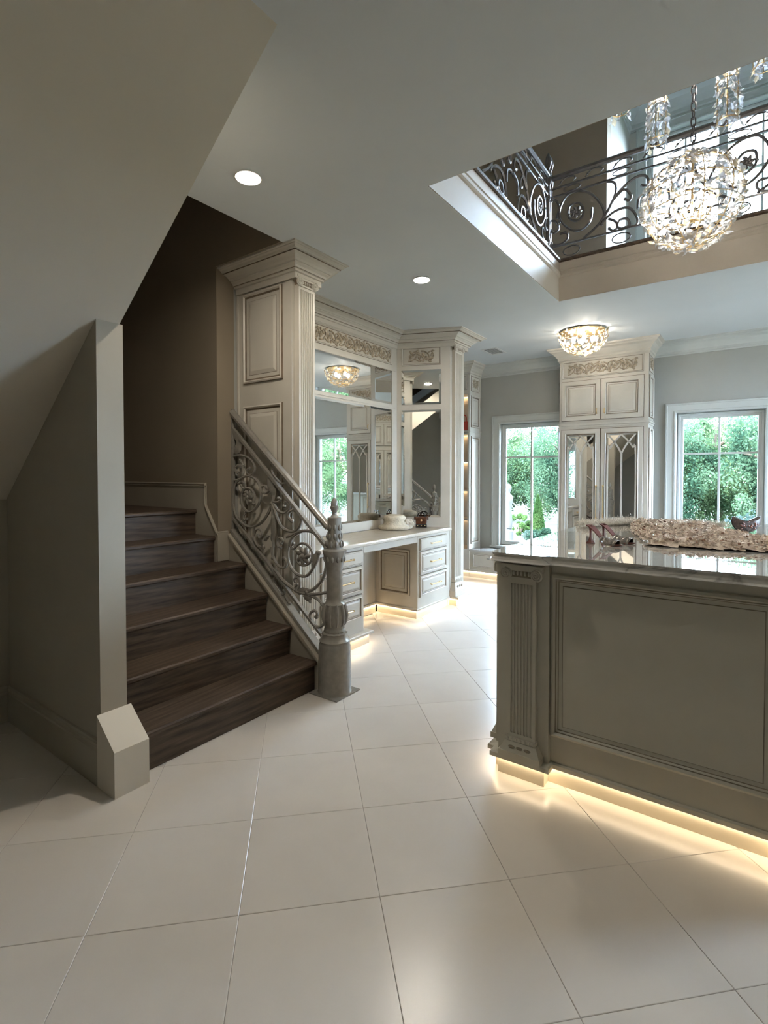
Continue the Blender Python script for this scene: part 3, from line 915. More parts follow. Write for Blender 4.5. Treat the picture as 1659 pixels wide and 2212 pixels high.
# ---- gallery balustrade on the upper floor
def balustrade(name, label, to3, length, u, nrm, curves):
    g = thing(name, label, 'railing', to3(0, 3.432))
    for nm, z, r in (('shoe_rail', 3.452, 0.016), ('lower_rail', 3.590, 0.010), ('middle_rail', 4.050, 0.010), ('upper_rail', 4.125, 0.010)):
        q = MB(); q.tube([to3(0, z), to3(length, z)], r, 4, flat=Z.copy()); q.build(nm, M['ironup'], g, smooth=0)
    q = MB(); q.tube([to3(-0.02, 4.222), to3(length + 0.02, 4.222)], 0.024, 8, flat=Z.copy()); q.build('handrail', M['ironup'], g)
    for pts in curves:
        q = MB(); q.tube([to3(t, z) for t, z in pts], 0.0110, 5, smooth=4)
        e = to3(*pts[-1]); q.ball(e, 0.014, n=6, m=4)
        q.build('scroll', M['ironup'], g)
    # wavy vine in the top band, ovals in the bottom band
    nb = int(length / 0.235)
    for k in range(nb):
        t0 = 0.08 + k * 0.235
        q = MB(); q.tube([to3(t0, 4.142), to3(t0 + 0.055, 4.19), to3(t0 + 0.13, 4.188), to3(t0 + 0.15, 4.165), to3(t0 + 0.13, 4.15)], 0.006, 5, smooth=3)
        q.ball(to3(t0 + 0.02, 4.165), 0.012, n=6, m=4)
        q.build('vine_scroll', M['ironup'], g)
    nb = int(length / 0.42)
    for k in range(nb):
        t0 = 0.2 + k * 0.42
        q = MB(); q.tube([to3(t0 + 0.075 * math.cos(a * math.pi / 6), 3.521 + 0.042 * math.sin(a * math.pi / 6)) for a in range(12)], 0.006, 5, closed=True)
        q.build('oval', M['ironup'], g)
        q = MB(); q.tube([to3(t0 + 0.075 * math.cos(a * math.pi / 6), 4.087 + 0.024 * math.sin(a * math.pi / 6)) for a in range(12)], 0.005, 5, closed=True)
        q.build('oval', M['ironup'], g)
    for t in (0.24, 1.506):
        q = MB(); rosette(q, to3(t, 3.855), 0.055, u, Z, nrm); q.build('rosette', M['ironup'], g, smooth=60)
    for t in (0.0, length):
        q = MB(); p = to3(t, 0)
        q.lathe([(0.030, 3.433), (0.030, 3.46), (0.018, 3.48), (0.018, 3.60), (0.026, 3.63), (0.018, 3.66), (0.020, 3.80), (0.016, 4.00), (0.026, 4.03), (0.018, 4.06), (0.020, 4.14), (0.028, 4.16), (0.028, 4.25), (0.014, 4.27), (0.012, 4.29), (0.026, 4.33), (0.030, 4.36), (0.020, 4.41), (0.003, 4.44)], (p[0], p[1], 0), 12)
        q.build('post', M['ironup'], g, smooth=50)
    return g
BXR, BYR = -1.585, 4.855
up = [[(x + 1.585, z) for x, z in c] for c in UP]
mir = [[(2 * 0.868 - t, z) for t, z in c] for c in up]
shift = [[(t + 1.266, z) for t, z in c] for c in up[3:9]]
curves = up + mir + [c for c in shift if max(t for t, z in c) < 2.45]
curves = [[(t, min(4.04, max(3.60, z))) for t, z in c] for c in curves if min(t for t, z in c) > -0.02]
balustrade('gallery_railing', 'dark scrolled iron balustrade in front of the tall upper window', lambda t, z: (BXR + t, BYR, z), 2.50, X, -Y, curves)
balustrade('gallery_railing', 'dark scrolled iron balustrade along the left edge of the gallery well', lambda t, z: (BXR, BYR - 0.055 - t, z), 2.12, -Y, X, curves)

# ================================================================== JOINERY
def carving(q, c, u, v, n, w, h, count, mi=0):
    """run of carved acanthus scrolls in relief"""
    c = Vector(c); u = Vector(u); v = Vector(v); n = Vector(n)
    R = Matrix((u, v, n)).transposed()
    step = w / count
    for k in range(count):
        o = c + u * (-w / 2 + step * (k + 0.5))
        s = 1 if k % 2 == 0 else -1
        def pt(a, b_): return o + u * (a * step) + v * (b_ * h * s) + n * 0.007
        q.tube([pt(-0.50, -0.38), pt(-0.25, -0.36), pt(0.05, -0.15), pt(0.16, 0.12), pt(0.02, 0.32), pt(-0.16, 0.24), pt(-0.14, 0.06), pt(-0.02, 0.08)], 0.0082, 5, smooth=3, mi=mi)
        q.tube([pt(0.05, -0.20), pt(0.24, -0.34), pt(0.42, -0.22), pt(0.50, 0.05)], 0.0070, 5, smooth=3, mi=mi)
        for a, b_, ang, L in ((-0.30, -0.10, 0.9, 0.20), (0.30, 0.20, -0.7, 0.22), (0.20, 0.42, 0.5, 0.14), (-0.30, 0.30, 2.2, 0.16), (0.33, -0.10, 1.9, 0.14), (-0.02, 0.15, 0.3, 0.10), (0.42, -0.38, 0.2, 0.13), (-0.40, 0.05, 1.2, 0.12)):
            q.ball(pt(a, b_) - n * 0.002, L * h * 1.15, L * h * 0.62, 0.010, n=6, m=4, rot=R @ Matrix.Rotation(ang * s, 3, 'Z'), mi=mi)

def pilaster(parent, c, u, n, z0, z1, w, dep, flutes, mats, caph=0.07, capw=None, baseh=0.16, name='pilaster'):
    """fluted pilaster: shaft (parent of capital and base), standing on z0, centred on point c of the face"""
    c = Vector(c); u = Vector(u); n = Vector(n)
    capw = capw or w * 1.3
    poly = [(-w / 2, 0), (-w / 2, dep)]
    m_ = w * 0.09
    fw = (w - 2 * m_) / flutes
    for k in range(flutes):
        x0 = -w / 2 + m_ + k * fw
        poly += [(x0 + fw * 0.16, dep), (x0 + fw * 0.26, dep - fw * 0.30), (x0 + fw * 0.5, dep - fw * 0.42), (x0 + fw * 0.74, dep - fw * 0.30), (x0 + fw * 0.84, dep)]
    poly += [(w / 2, dep), (w / 2, 0)]
    sz0, sz1 = z0 + baseh, z1 - caph
    q = MB()
    k = len(poly)
    vs = [c + u * a + n * d + Z * zz - Z * c.z for zz in (sz0 + 0.015, sz1 - 0.02) for a, d in poly]
    q.add(vs, [tuple(range(k)), tuple(range(k, 2 * k))])
    for i in range(k):
        j = (i + 1) % k
        groove = i >= 2 and (i - 2) % 5 in (0, 1, 2, 3) and i < k - 2
        q.add([vs[i], vs[j], vs[k + j], vs[k + i]], [(0, 1, 2, 3)], 0)
    # plain fillets closing the flutes at both ends
    for za, zb in ((sz0, sz0 + 0.016), (sz1 - 0.021, sz1)):
        q.obox(c + Z * ((za + zb) / 2 - c.z), u, Z, n, w, zb - za, dep)
    sh = q.build(name, mats, parent, smooth=20)
    cz = Vector((c.x, c.y, 0))
    # capital: abacus, echinus with darts, two volutes
    q = MB()
    q.obox(cz + Z * (z1 - caph * 0.10), u, Z, n, capw, caph * 0.20, dep + 0.016)
    q.obox(cz + Z * (z1 - caph * 0.30), u, Z, n, capw * 0.96, caph * 0.22, dep + 0.010)
    q.obox(cz + Z * (z1 - caph * 0.62), u, Z, n, w * 0.98, caph * 0.44, dep + 0.006, mi=1)
    q.obox(cz + Z * (z1 - caph * 0.92), u, Z, n, w * 1.02, caph * 0.16, dep + 0.008)
    for s in (-1, 1):
        o = cz + u * (s * (capw / 2 - caph * 0.40)) + Z * (z1 - caph * 0.60) + n * (dep + 0.006)
        pts = []
        for a in range(26):
            th = a / 25 * 2.3 * 2 * math.pi
            rr = caph * (0.40 - 0.32 * a / 25)
            pts.append(o + u * (s * rr * math.sin(th)) + Z * (rr * math.cos(th)) + n * 0.004)
        q.tube([p_ + n * 0.008 for p_ in pts], caph * 0.062, 5)
        R = Matrix((u, Z, n)).transposed()
        q.ball(o, caph * 0.42, caph * 0.42, 0.014, n=14, m=6, rot=R)
        q.ball(o + n * 0.010, caph * 0.10, caph * 0.10, 0.012, n=8, m=5, rot=R)
    nd = 5
    for a in range(nd):
        o = cz + u * ((a - (nd - 1) / 2) * w * 0.135) + Z * (z1 - caph * 0.58) + n * (dep + 0.006)
        q.ball(o, w * 0.045, 0.008, caph * 0.16, n=6, m=5)
    q.build('capital', mats, sh, smooth=45)
    # base: torus with leaf tips, sloped skirt, block
    q = MB()
    q.obox(cz + Z * (sz0 - baseh * 0.10), u, Z, n, w * 1.08, baseh * 0.20, dep + 0.010)
    for a in range(7):
        o = cz + u * ((a - 3) * w * 0.155) + Z * (sz0 - baseh * 0.10) + n * (dep + 0.010)
        q.ball(o, w * 0.055, 0.007, baseh * 0.10, n=6, m=4, mi=0)
    a0, a1 = w * 0.56, w * 0.72
    zt, zb = sz0 - baseh * 0.22, z0 + baseh * 0.30
    A = [cz + u * (i * a0) + n * d + Z * zt for i, d in ((-1, 0), (-1, dep + 0.012), (1, dep + 0.012), (1, 0))]
    B = [cz + u * (i * a1) + n * d + Z * zb for i, d in ((-1, 0), (-1, dep + 0.030), (1, dep + 0.030), (1, 0))]
    q.add(A + B, [(i, (i + 1) % 4, 4 + (i + 1) % 4, 4 + i) for i in range(4)] + [(0, 1, 2, 3), (4, 5, 6, 7)])
    for s in (-1, 0, 1):
        R = Matrix((u, Z, n)).transposed()
        q.ball(cz + u * (s * w * 0.28) + Z * ((zt + zb) / 2) + n * (dep + 0.021), w * 0.13, baseh * 0.09, 0.006, n=8, m=4, rot=R, mi=1)
    q.obox(cz + Z * (z0 + baseh * 0.15), u, Z, n, w * 1.50, baseh * 0.30, dep + 0.034)
    q.build('pilaster_base', mats, sh, smooth=30)
    return sh

def bar_pull(parent, c, u, n, L, mat=None, r=0.0055):
    c = Vector(c); u = Vector(u); n = Vector(n)
    q = MB()
    q.tube([c - u * L / 2 + n * 0.028, c + u * L / 2 + n * 0.028], r, 6)
    for s in (-1, 1):
        q.tube([c + u * (s * (L / 2 - 0.012)), c + u * (s * (L / 2 - 0.012)) + n * 0.028], r, 6)
        q.ball(c + u * (s * L / 2) + n * 0.028, r * 1.7, n=6, m=4)
    return q.build('handle', mat or M['gold'], parent)

def front(parent, name, c, u, n, w, h, prof, mats):
    q = MB(); q.panel(c, u, Z, n, w, h, prof)
    return q.build(name, mats, parent, smooth=0)

def plinth(parent, path, closed=False, kz=0.085, ledge=0.03, kick_in=0.0, mats=None, led=True, ledge_t=0.026):
    """stone kick, moulded ledge over it and the LED strip tucked under the ledge; path runs along the kick face"""
    q = MB(); q.sweep(path, [(-0.05, 0.0), (0, 0.0), (0, kz), (-0.05, kz)], closed=closed); q.build('kick', M['kick'], parent, smooth=0)
    q = MB(); q.sweep(path, [(-0.08, kz + 0.001), (ledge, kz + 0.001), (ledge, kz + ledge_t - 0.006), (ledge - 0.006, kz + ledge_t), (-0.08, kz + ledge_t)], closed=closed); q.build('ledge', mats or CAB, parent, smooth=0)
    if led:
        q = MB(); q.sweep(path, [(0.003, kz - 0.0015), (0.011, kz - 0.0015)], closed=closed, cap=False); q.build('led_strip', M['led'], parent, smooth=0, recalc=False, label='glowing warm light strip')

# ---------------- vanity alcove -------------------------------------------------
VX = -3.30                    # mirror wall
K1, K2 = (VX, 4.83), (-2.745, 5.058)          # canted right return
J1, J2 = (VX, 3.13), (-2.745, 2.902)          # canted left return
TPATH = [(-3.352, 2.655), (-2.700, 2.655), (-2.700, 2.905), J1, K1, (-2.715, 5.070), (-2.715, 5.40), (-3.36, 5.40)]

# left tower
t = thing('tower_cabinet', 'tall panelled cream tower beside the stairs with fluted front pilaster', 'cabinet', (-3.02, 2.8, 0))
q = MB(); q.prism([(-3.352, 2.66), (-2.745, 2.66), (-2.745, 2.902), (VX - 0.002, 3.128), (-3.358, 3.128)], 0.112, 2.985)
body = q.build('body', CAB, t, smooth=0)
front(t, 'side_panel', (-3.057, 2.659, 2.525), X, -Y, 0.44, 0.695, P_SIDE, CAB)
front(t, 'side_panel', (-3.057, 2.659, 1.15), X, -Y, 0.44, 1.71, P_SIDE, CAB)
q = MB(); q.box(-3.352, -3.335, 2.648, 2.66, 0.112, 2.92); q.build('corner_bead', CAB, t, smooth=0)
pilaster(t, (-2.744, 2.77, 0), Y, X, 0.112, 2.915, 0.164, 0.045, 7, CAB, caph=0.075, capw=0.215)
q = MB(); q.sweep(TPATH, CROWN_L, 0, 2, mi=CROWN_M); q.build('crown', CAB, t, smooth=18)
plinth(t, [(-3.352, 2.70), (-2.70, 2.70), (-2.70, 2.915), (-2.775, 2.94)])
# inner return of the left tower (seen in the mirrors)
lu = Vector((J2[0] - J1[0], J2[1] - J1[1], 0)).normalized(); ln = Vector((-lu.y, lu.x, 0))
def lp(s, z): return Vector((J1[0], J1[1], 0)) + lu * s + Z * z
front(t, 'carved_panel', lp(0.276, 2.793) + ln * 0.0005, lu, ln, 0.44, 0.205, P_FRAME, CAB)
q = MB(); carving(q, lp(0.276, 2.793) + ln * 0.002, lu, Z, ln, 0.27, 0.12, 2); q.build('carving', [M['carve']], t)
front(t, 'mirror', lp(0.276, 2.447), lu, ln, 0.446, 0.385, P_MIRROR, [M['mirror']])
front(t, 'mirror', lp(0.276, 1.592), lu, ln, 0.446, 1.20, P_MIRROR, [M['mirror']])
q = MB(); q.sweep(TPATH, CROWN, 2, 3, mi=CROWN_M); q.build('crown', CAB, t, smooth=18)

# right tower with the canted mirrored return
t = thing('tower_cabinet', 'cream tower right of the vanity with two angled mirrors and carved panel', 'cabinet', (-3.02, 5.2, 0))
q = MB(); q.prism([(VX - 0.002, 4.832), (-2.80, 5.0385), (-2.745, 5.062), (-2.745, 5.395), (-3.358, 5.395), (-3.358, 4.832)], 0.112, 2.985)
q.build('body', CAB, t, smooth=0)
ru = Vector((K2[0] - K1[0], K2[1] - K1[1], 0)).normalized(); rn = Vector((ru.y, -ru.x, 0))
def rp(s, z): return Vector((K1[0], K1[1], 0)) + ru * s + Z * z
front(t, 'carved_panel', rp(0.276, 2.793) + rn * 0.0005, ru, rn, 0.44, 0.205, P_FRAME, CAB)
q = MB(); carving(q, rp(0.276, 2.793) + rn * 0.002, ru, Z, rn, 0.29, 0.145, 2); q.build('carving', [M['carve']], t)
front(t, 'mirror', rp(0.276, 2.447), ru, rn, 0.446, 0.385, P_MIRROR, [M['mirror']])
front(t, 'mirror', rp(0.276, 1.592), ru, rn, 0.446, 1.20, P_MIRROR, [M['mirror']])
pilaster(t, (-2.744, 5.185, 0), Y, X, 0.112, 2.915, 0.165, 0.040, 7, CAB, caph=0.075, capw=0.23, baseh=0.19)
q = MB(); q.sweep(TPATH, CROWN, 4, 7, mi=CROWN_M); q.build('crown', CAB, t, smooth=18)
plinth(t, [(-2.775, 5.075), (-2.775, 5.108), (-2.683, 5.108), (-2.683, 5.362), (-3.30, 5.362)], ledge=0.045)

# mirror wall between the towers
t = thing('vanity_mirror', 'large framed vanity mirror with carved scroll frieze between the towers', 'mirror', (VX, 3.98, 0.89))
q = MB(); q.box(-3.360, VX, 3.132, 4.828, 0.886, 2.985); q.build('backing', CAB, t, smooth=0)
front(t, 'frieze_panel', (VX + 0.0005, 3.97, 2.782), Y, X, 1.50, 0.185, P_FRAME, CAB)
q = MB(); carving(q, (VX + 0.002, 3.97, 2.782), Y, Z, X, 1.44, 0.140, 10); q.build('carving', [M['carve']], t)
front(t, 'mirror', (VX, 3.98, 2.437), Y, X, 1.50, 0.370, P_MIRROR, [M['mirror']])
front(t, 'mirror', (VX, 3.98, 1.586), Y, X, 1.50, 1.210, P_MIRROR, [M['mirror']])
q = MB()
for z, h in ((2.222, 0.020), (2.636, 0.018), (2.885, 0.016)):
    q.box(VX, VX + 0.006, 3.16, 4.80, z - h / 2, z + h / 2)
q.build('rail_moulding', CAB, t, smooth=0)
q = MB(); q.sweep(TPATH, CROWN, 3, 4, mi=CROWN_M); q.build('crown', CAB, t, smooth=18)

# drawer units and kneehole
VF = -2.745
def drawer_unit(label, poly, y0, y1, sidepanel, pl):
    t = thing('drawer_unit', label, 'cabinet', (-3.0, (y0 + y1) / 2, 0), 'drawer units of the vanity')
    q = MB(); q.prism(poly, 0.112, 0.845); q.build('body', CAB, t, smooth=0)
    for za, zb, pr in ((0.700, 0.816, P_SLAB()), (0.452, 0.684, P_DRAWER()), (0.222, 0.438, P_DRAWER())):
        d = front(t, 'drawer', (VF + 0.0005, (y0 + y1) / 2, (za + zb) / 2), Y, X, y1 - y0, zb - za, pr, CAB)
        bar_pull(d, (VF + 0.020, (y0 + y1) / 2, (za + zb) / 2), Y, X, 0.20)
    if sidepanel:
        yy, n = sidepanel
        front(t, 'side_panel', (-3.03, yy, 0.465), X, n, 0.385, 0.47, P_SIDE, CAB)
    plinth(t, pl)
    return t
drawer_unit('cream vanity drawer unit with three drawers right of the knee space',
            [(VX + 0.002, 4.388), (VF, 4.388), (VF, 5.052), (-2.80, 5.030), (VX + 0.002, 4.826)], 4.418, 4.972, (4.387, -Y),
            [(-3.268, 4.405), (-2.770, 4.405), (-2.770, 5.06)])
drawer_unit('cream vanity drawer unit with three drawers behind the newel post',
            [(VX + 0.002, 3.134), (-2.80, 2.929), (VF, 2.908), (VF, 3.505), (VX + 0.002, 3.505)], 2.955, 3.475, None,
            [(-2.715, 2.93), (-2.715, 3.545), (-3.268, 3.545)])
t = thing('knee_space_panel', 'cream back panel and apron of the vanity knee space', 'panel', (-3.28, 3.95, 0))
q = MB(); q.box(-3.300 + 0.002, -3.270, 3.508, 4.385, 0.112, 0.844); q.build('back_board', CAB, t, smooth=0)
q = MB(); q.box(-2.765, VF, 3.508, 4.385, 0.785, 0.844); q.build('apron', CAB, t, smooth=0)
plinth(t, [(-3.262, 3.58), (-3.262, 4.372)], ledge=0.012)

q = MB()
path = [(VX + 0.003, 3.137), (-2.725, 2.903), (-2.712, 2.905), (-2.712, 5.066), (-2.725, 5.062), (VX + 0.003, 4.823)]
q.prism([(VX + 0.003, 3.137), (-2.74, 2.910), (-2.715, 2.912), (-2.715, 5.062), (-2.74, 5.055), (VX + 0.003, 4.823)], 0.8455, 0.884)
vt = q.build('vanity_worktop', [M['vtop']], smooth=0)
bv = vt.modifiers.new('edge', 'BEVEL'); bv.width = 0.012; bv.segments = 3
tag(vt, 'polished cream stone worktop of the vanity', 'worktop')

# ---------------- tall wardrobe on the window wall ------------------------------
def tracery(parent, c0, z0, z1, w, n, u=X):
    """interlaced lancet bars over a mirrored pane"""
    q = MB(); c0 = Vector((c0[0], c0[1], 0)); q.panel(c0 + Z * ((z0 + z1) / 2), u, Z, n, w, z1 - z0, [(0, 0.002, 0), (0.012, 0.004, 0)]); q.build('mirror_pane', M['mirror'], parent, smooth=0)
    q = MB()
    def P(a, z): return c0 + u * (a * w / 2) + Z * z + n * 0.010
    h = 0.235
    r = 0.0115
    q.tube([P(0, z0), P(0, z1 - h)], r, 4, flat=n.copy())
    for s in (-1, 1):
        q.tube([P(0, z1 - h), P(s * 0.20, z1 - h * 0.72), P(s * 0.50, z1 - h * 0.40), P(s * 0.97, z1 - 0.006)], r, 4, smooth=4, flat=n.copy())
        q.tube([P(s * 0.97, z0), P(s * 0.97, z1 - h * 1.1), P(s * 0.80, z1 - h * 0.72), P(s * 0.50, z1 - h * 0.40), P(0.0, z1 - 0.006)], r, 4, smooth=4, flat=n.copy())
    q.build('tracery', M['cab'], parent, smooth=30)

WX0, WX1, WY = -2.032, -1.012, 6.662
t = thing('wardrobe', 'tall cream wardrobe with gothic mirrored doors between the two windows', 'wardrobe', (-1.52, 6.84, 0))
q = MB(); q.box(WX0, WX1, WY, FARY - 0.002, 0.112, 2.985); q.build('body', CAB, t, smooth=0)
cxw = -1.532
front(t, 'frieze_panel', (cxw, WY - 0.0005, 2.783), X, -Y, 0.94, 0.212, P_FRAME, CAB)
q = MB(); carving(q, (cxw, WY - 0.002, 2.783), X, Z, -Y, 0.80, 0.145, 6); q.build('carving', [M['carve']], t)
for s in (-1, 1):
    cx = cxw + s * 0.2375
    d = front(t, 'upper_door', (cx, WY - 0.0005, 2.39), X, -Y, 0.466, 0.49, P_DOOR(), CAB)
    q = MB(); q.tube([(cxw + s * 0.045, WY - 0.022, 2.215), (cxw + s * 0.045, WY - 0.045, 2.225), (cxw + s * 0.045, WY - 0.045, 2.265), (cxw + s * 0.045, WY - 0.022, 2.275)], 0.006, 6); q.build('handle', M['gold'], d)
    q = MB(); q.panel((cx, WY - 0.0005, 1.12), X, Z, -Y, 0.466, 1.82, [(-0.006, 0.0015, 1), (0, 0.0015, 0), (0.002, 0.02, 0), (0.046, 0.02, 0), (0.052, 0.025, 0), (0.058, 0.018, 1), (0.068, 0.006, 0), (0.07, 0.002, 0)])
    d = q.build('mirrored_door', CAB, t, smooth=0)
    tracery(d, (cx, WY - 0.003), 0.29, 1.955, 0.322, -Y.copy())
    bar_pull(d, (cxw + s * 0.040, WY - 0.020, 1.13), Z, -Y, 0.40, r=0.007)
for zz, h, dd in ((2.090, 0.022, 0.016), (2.066, 0.020, 0.008), (2.118, 0.012, 0.006)):
    q = MB(); q.sweep([(WX0, FARY - 0.003), (WX0, WY), (WX1, WY), (WX1, FARY - 0.003)], [(0, zz - h / 2), (dd, zz - h / 2), (dd, zz + h / 2), (0, zz + h / 2)]); q.build('belt_moulding', CAB, t, smooth=0)
for s in (-1, 1):
    xs = WX1 + 0.0005 if s > 0 else WX0 - 0.0005
    n = X * s
    for za, zb, pr in ((2.68, 2.885, P_FRAME), (2.145, 2.64, P_SIDE), (0.20, 2.02, P_SIDE)):
        front(t, 'side_panel', (xs, 6.838, (za + zb) / 2), Y, n, 0.28, zb - za, pr, CAB)
    q = MB(); carving(q, (xs + 0.001 * s, 6.838, 2.783), Y, Z, n, 0.17, 0.13, 2); q.build('carving', [M['carve']], t)
q = MB(); q.sweep([(WX0, FARY - 0.003), (WX0, WY), (WX1, WY), (WX1, FARY - 0.003)], CROWN_W, cap=False); q.build('crown', CAB, t, smooth=18)
plinth(t, [(WX0, FARY - 0.01), (WX0, WY + 0.005), (WX1, WY + 0.005), (WX1, FARY - 0.01)], ledge=0.02)

# its counterpart on the right wall, seen only in the vanity mirrors
t = thing('wardrobe', 'tall cream wardrobe with arched mirrored doors, seen only in the vanity mirror', 'wardrobe', (3.0, 3.95, 0))
q = MB(); q.box(2.83, RX - 0.002, 3.43, 4.47, 0.0, 2.985); q.build('body', CAB, t, smooth=0)
front(t, 'frieze_panel', (2.8295, 3.95, 2.783), Y, -X, 0.94, 0.212, P_FRAME, CAB)
q = MB(); carving(q, (2.828, 3.95, 2.783), Y, Z, -X, 0.78, 0.13, 6); q.build('carving', [M['carve']], t)
for s in (-1, 1):
    cy_ = 3.95 + s * 0.2375
    front(t, 'upper_door', (2.8295, cy_, 2.39), Y, -X, 0.466, 0.49, P_DOOR(), CAB)
    q = MB(); q.panel((2.8295, cy_, 1.12), Y, Z, -X, 0.466, 1.82, [(-0.006, 0.0015, 1), (0, 0.0015, 0), (0.002, 0.02, 0), (0.046, 0.02, 0), (0.052, 0.025, 0), (0.058, 0.018, 1), (0.068, 0.006, 0), (0.07, 0.002, 0)])
    d = q.build('mirrored_door', CAB, t, smooth=0)
    tracery(d, (2.827, cy_), 0.29, 1.955, 0.322, -X.copy(), Y)
q = MB(); q.sweep([(RX - 0.003, 4.47), (2.83, 4.47), (2.83, 3.43), (RX - 0.003, 3.43)], CROWN_W, cap=False); q.build('crown', CAB, t, smooth=18)

# ---------------- window seat and lit display cabinet ---------------------------
def bench(label, x0, x1, group=None):
    t = thing('window_seat', label, 'window seat', ((x0 + x1) / 2, 6.84, 0), group)
    q = MB(); q.box(x0, x1, WY + 0.02, FARY - 0.002, 0.112, 0.372); q.build('body', CAB, t, smooth=0)
    front(t, 'front_panel', ((x0 + x1) / 2, WY + 0.0195, 0.245), X, -Y, x1 - x0 - 0.10, 0.19, P_FRAME, CAB)
    q = MB(); q.box(x0, x1, WY, FARY - 0.046, 0.373, 0.400); q.build('seat_top', M['marble'], t, smooth=0)
    plinth(t, [(x0, WY + 0.02), (x1, WY + 0.02)], ledge=0.016)
    return t
bench('low cream window seat with marble top under the left window', -3.298, WX0 - 0.022)
bench('low cream window seat behind the island under the right window', WX1 + 0.022, 0.34)

t = thing('display_cabinet', 'cream display cabinet with warmly lit open shelves past the vanity', 'cabinet', (-3.7, 6.84, 0))
DX0, DX1 = -4.30, -3.30
q = MB()
q.box(DX0, DX0 + 0.03, WY, FARY - 0.002, 0.112, 2.985); q.box(DX1 - 0.03, DX1, WY, FARY - 0.002, 0.112, 2.985)
q.box(DX0 + 0.03, DX1 - 0.03, FARY - 0.03, FARY - 0.002, 0.112, 2.985)
q.box(DX0 + 0.03, DX1 - 0.03, WY, FARY - 0.03, 2.62, 2.985); q.box(DX0 + 0.03, DX1 - 0.03, WY, FARY - 0.03, 0.112, 0.40)
q.build('carcass', CAB, t, smooth=0)
for z in (0.82, 1.24, 1.66, 2.06):
    q = MB(); q.box(DX0 + 0.031, DX1 - 0.031, WY + 0.02, FARY - 0.031, z - 0.012, z + 0.012); q.build('shelf', CAB, t, smooth=0)
    q = MB(); q.box(DX0 + 0.06, DX1 - 0.06, FARY - 0.07, FARY - 0.05, z - 0.018, z - 0.0125); q.build('led_strip', M['shelfled'], t, smooth=0)
q = MB(); q.box(DX0 + 0.06, DX1 - 0.06, FARY - 0.07, FARY - 0.05, 2.612, 2.6195); q.build('led_strip', M['shelfled'], t, smooth=0)
front(t, 'front_panel', ((DX0 + DX1) / 2, WY - 0.0005, 2.783), X, -Y, 0.92, 0.21, P_FRAME, CAB)
for za, zb, pr in ((2.66, 2.885, P_FRAME), (2.145, 2.60, P_SIDE), (0.47, 2.02, P_SIDE)):
    front(t, 'side_panel', (DX1 + 0.0005, 6.838, (za + zb) / 2), Y, X, 0.27, zb - za, pr, CAB)
q = MB(); carving(q, (DX1 + 0.001, 6.838, 2.773), Y, Z, X, 0.17, 0.13, 2); q.build('carving', [M['carve']], t)
q = MB(); q.sweep([(DX0, WY), (DX1, WY), (DX1, FARY - 0.003)], [(0, 2.075), (0.014, 2.075), (0.014, 2.10), (0, 2.10)]); q.build('belt_moulding', CAB, t, smooth=0)
q = MB(); q.sweep([(DX0, WY), (DX1, WY), (DX1, FARY - 0.003)], CROWN_W, cap=False); q.build('crown', CAB, t, smooth=18)
plinth(t, [(DX0, WY + 0.015), (DX1, WY + 0.015)], ledge=0.016)
def shelf_bag(x, z, w, h, mat, label):
    b_ = thing('handbag', label, 'handbag', (x, 6.84, z))
    q = MB()
    q.prism([(x - w / 2, 6.79), (x + w / 2, 6.79), (x + w / 2, 6.90), (x - w / 2, 6.90)], z, z + h)
    o = q.build('bag_body', mat, b_, smooth=0); bvm = o.modifiers.new('r', 'BEVEL'); bvm.width = 0.02; bvm.segments = 3
    q = MB(); q.tube([(x - w * 0.25, 6.845, z + h), (x - w * 0.2, 6.845, z + h + 0.09), (x + w * 0.2, 6.845, z + h + 0.09), (x + w * 0.25, 6.845, z + h)], 0.008, 6, smooth=4); q.build('bag_handle', mat, b_)
M['red'] = paint('red_leather', (0.55, 0.05, 0.03), 0.4, 0.1, 20)
shelf_bag(-3.50, 2.073, 0.22, 0.17, M['red'], 'red leather handbag on the lit display shelf')

# ---------------- island --------------------------------------------------------
IX0, IX1, IY0, IY1 = -1.022, 0.352, 2.412, 4.80
t = thing('island', 'taupe panelled dressing island with fluted corner pilaster', 'island', (-0.335, 3.6, 0))
q = MB(); q.prism([(IX0, IY0), (IX1, IY0), (IX1, IY1), (IX0, IY1)], 0.112, 1.052); q.build('body', ISL, t, smooth=0)
ccx = (IX0 + IX1) / 2
front(t, 'front_panel', (ccx, IY0 - 0.0005, 0.622), X, -Y, 0.862, 0.765, P_ISL, ISL)
front(t, 'back_panel', (ccx, IY1 + 0.0005, 0.622), X, Y, 0.862, 0.765, P_ISL, ISL)
for xs, n in ((IX0 - 0.0005, -X), (IX1 + 0.0005, X)):
    for yc in (3.12, 4.08):
        front(t, 'end_panel', (xs, yc, 0.622), Y, n, 0.80, 0.765, P_ISL, ISL)
for s in (-1, 1):
    xc = ccx + s * (ccx - IX0 - 0.130)
    q = MB(); q.box(xc - 0.124, xc + 0.124, IY0 - 0.030, IY0, 0.112, 1.052); q.build('corner_block', ISL, t, smooth=0)
    pilaster(t, (xc, IY0 - 0.030, 0), X, -Y, 0.112, 1.040, 0.136, 0.022, 7, ISL, caph=0.072, capw=0.205, baseh=0.092)
    xs = IX0 if s < 0 else IX1
    for yc in (2.56, 4.62):
        q = MB(); q.box(xs - (0.030 if s < 0 else -0.0), xs + (0.030 if s > 0 else 0.0), yc - 0.12, yc + 0.12, 0.112, 1.052); q.build('corner_block', ISL, t, smooth=0)
        pilaster(t, (xs + 0.030 * s, yc, 0), Y, X * s, 0.112, 1.040, 0.136, 0.006, 7, ISL, caph=0.072, capw=0.205, baseh=0.092)
def mirx(p): return [(2 * ccx - x, y) for x, y in p][::-1]
hp = [(-1.045, 3.60), (-1.005, 3.60)]
